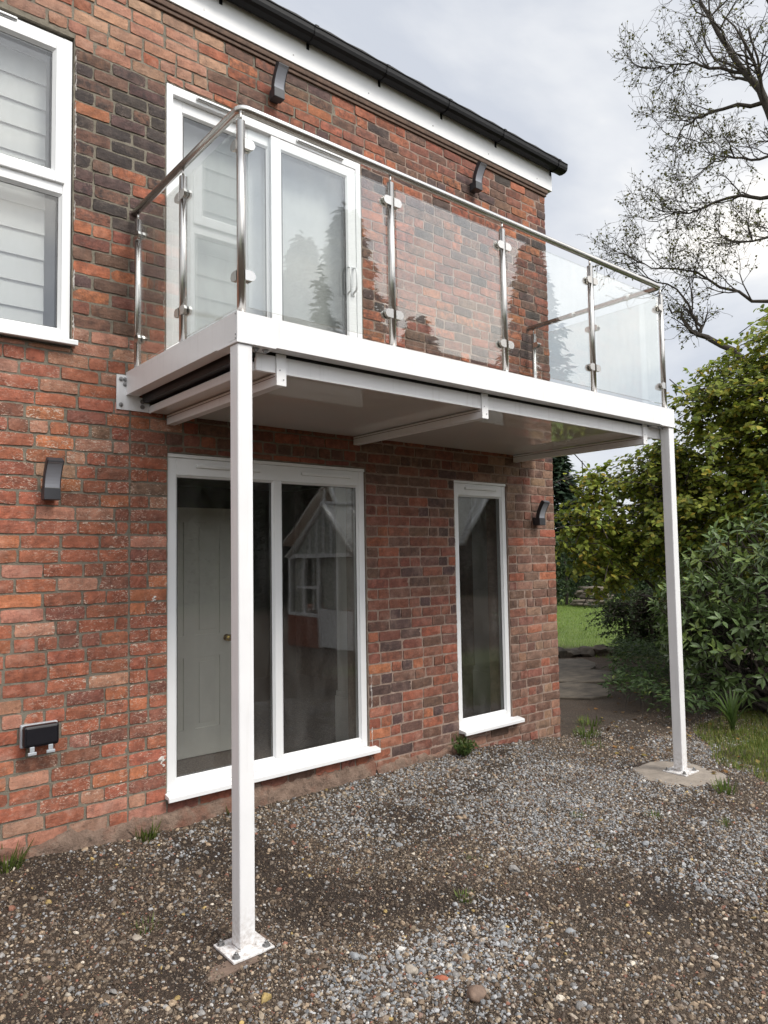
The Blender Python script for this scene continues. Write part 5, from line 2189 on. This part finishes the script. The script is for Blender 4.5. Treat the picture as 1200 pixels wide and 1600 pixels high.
for y, s in ((ya, 1), (yb_, -1)):
    for k in range(3):
        x = gx + k * .58
        gb.tube([(x, y + s * .09, ez + .05), (x, ym, rz_ + .035)], .022, 5)
gb.tube([(gx - .08, ym, rz_ + .04), (7.4, ym, rz_ + .04)], .05, 6)
gb.build('glazing_bar', 'upvc', cv)
pn = MB()
pn.box(gx - .012, gx + .012, -6.80, -6.27, .04, .74).box(gx - .012, gx + .012, -6.23, -5.77, .04, .74)
pn.build('door_panel', 'upvc', cv)
gp = MB()
gp.box(gx - .006, gx + .006, -6.79, -5.78, .76, ez - .01).box(gx - .006, gx + .006, -7.83, -6.85, bz + .02, ez - .01)
gp.box(6.25, 7.4, ya - .006, ya + .006, bz + .02, ez - .01)
gp.build('pane', 'window_glass', cv)
gb2 = MB()
qd(gb2, [(gx - .006, ya - .03, ez + .06), (gx - .006, yb_ + .03, ez + .06), (gx - .006, ym, rz_ - .02)], .012, (1, 0, 0))
gb2.build('gable_panel', 'gable', cv)
MB().box(gx + .05, gx + .055, -6.78, -5.80, .76, ez - .02).box(gx + .05, gx + .055, -7.80, -7.38, bz + .03, ez - .02).build('blind', 'poly', cv)  # added pale sheets, standing in for the light reflected by the panes
cb_ = MB()
cb_.box(gx - .06, gx + .06, yb_ - .02, -6.84, -.05, bz - .032).box(gx + .061, 7.4, ya - .06, ya + .06, -.05, bz - .032).box(gx + .061, 7.4, yb_ - .06, yb_ + .06, -.05, bz - .032)
bw = cb_.build('base_wall', 'shard', cv)
mw = MB().box(7.41, 10.0, -9.4, -7.02, -.05, .62).build('base_wall', 'shard', cv)
mf = MB()
for k in range(6):
    x = 7.45 + k * .505
    mf.box(x - .035, x + .035, -7.09, -7.02, .621, 1.90)
mf.box(7.405, 10.05, -7.10, -7.01, 1.901, 1.97).box(7.405, 10.05, -7.11, -7.00, .60, .655)
mf.build('frame', 'upvc', cv)
MB().box(7.42, 9.99, -7.065, -7.055, .66, 1.90).build('pane', 'window_glass', cv)
mr = MB()
qd(mr, [(7.0, -6.95, 1.98), (10.15, -6.95, 1.96), (12.0, -7.75, 3.25), (7.0, -7.75, 3.25)], .03, unit(np.array((0, 1.27, .8))))
qd(mr, [(7.0, -7.78, 3.25), (12.0, -7.78, 3.25), (10.15, -9.5, 1.96), (7.0, -9.5, 1.98)], .03, (0, 0, 1))
mr.build('roof_panel', 'poly', cv)
mg = MB()
for k in range(7):
    x = 7.05 + k * .51
    mg.tube([(x, -6.93, 2.02), (min(x + .25 * k, 12), -7.72, 3.30)], .028, 5)
mg.tube([(10.15, -6.93, 1.98), (12.0, -7.72, 3.28)], .075, 6)
mg.tube([(7.0, -6.93, 1.98), (10.2, -6.93, 1.97)], .06, 6)
mg.tube([(7.0, -7.75, 3.30), (12.05, -7.75, 3.30)], .06, 6)
mg.build('glazing_bar', 'upvc', cv)
MB().box(6.3, 7.39, -7.8, -5.82, -.05, .03).build('floor_slab', 'concrete', cv)
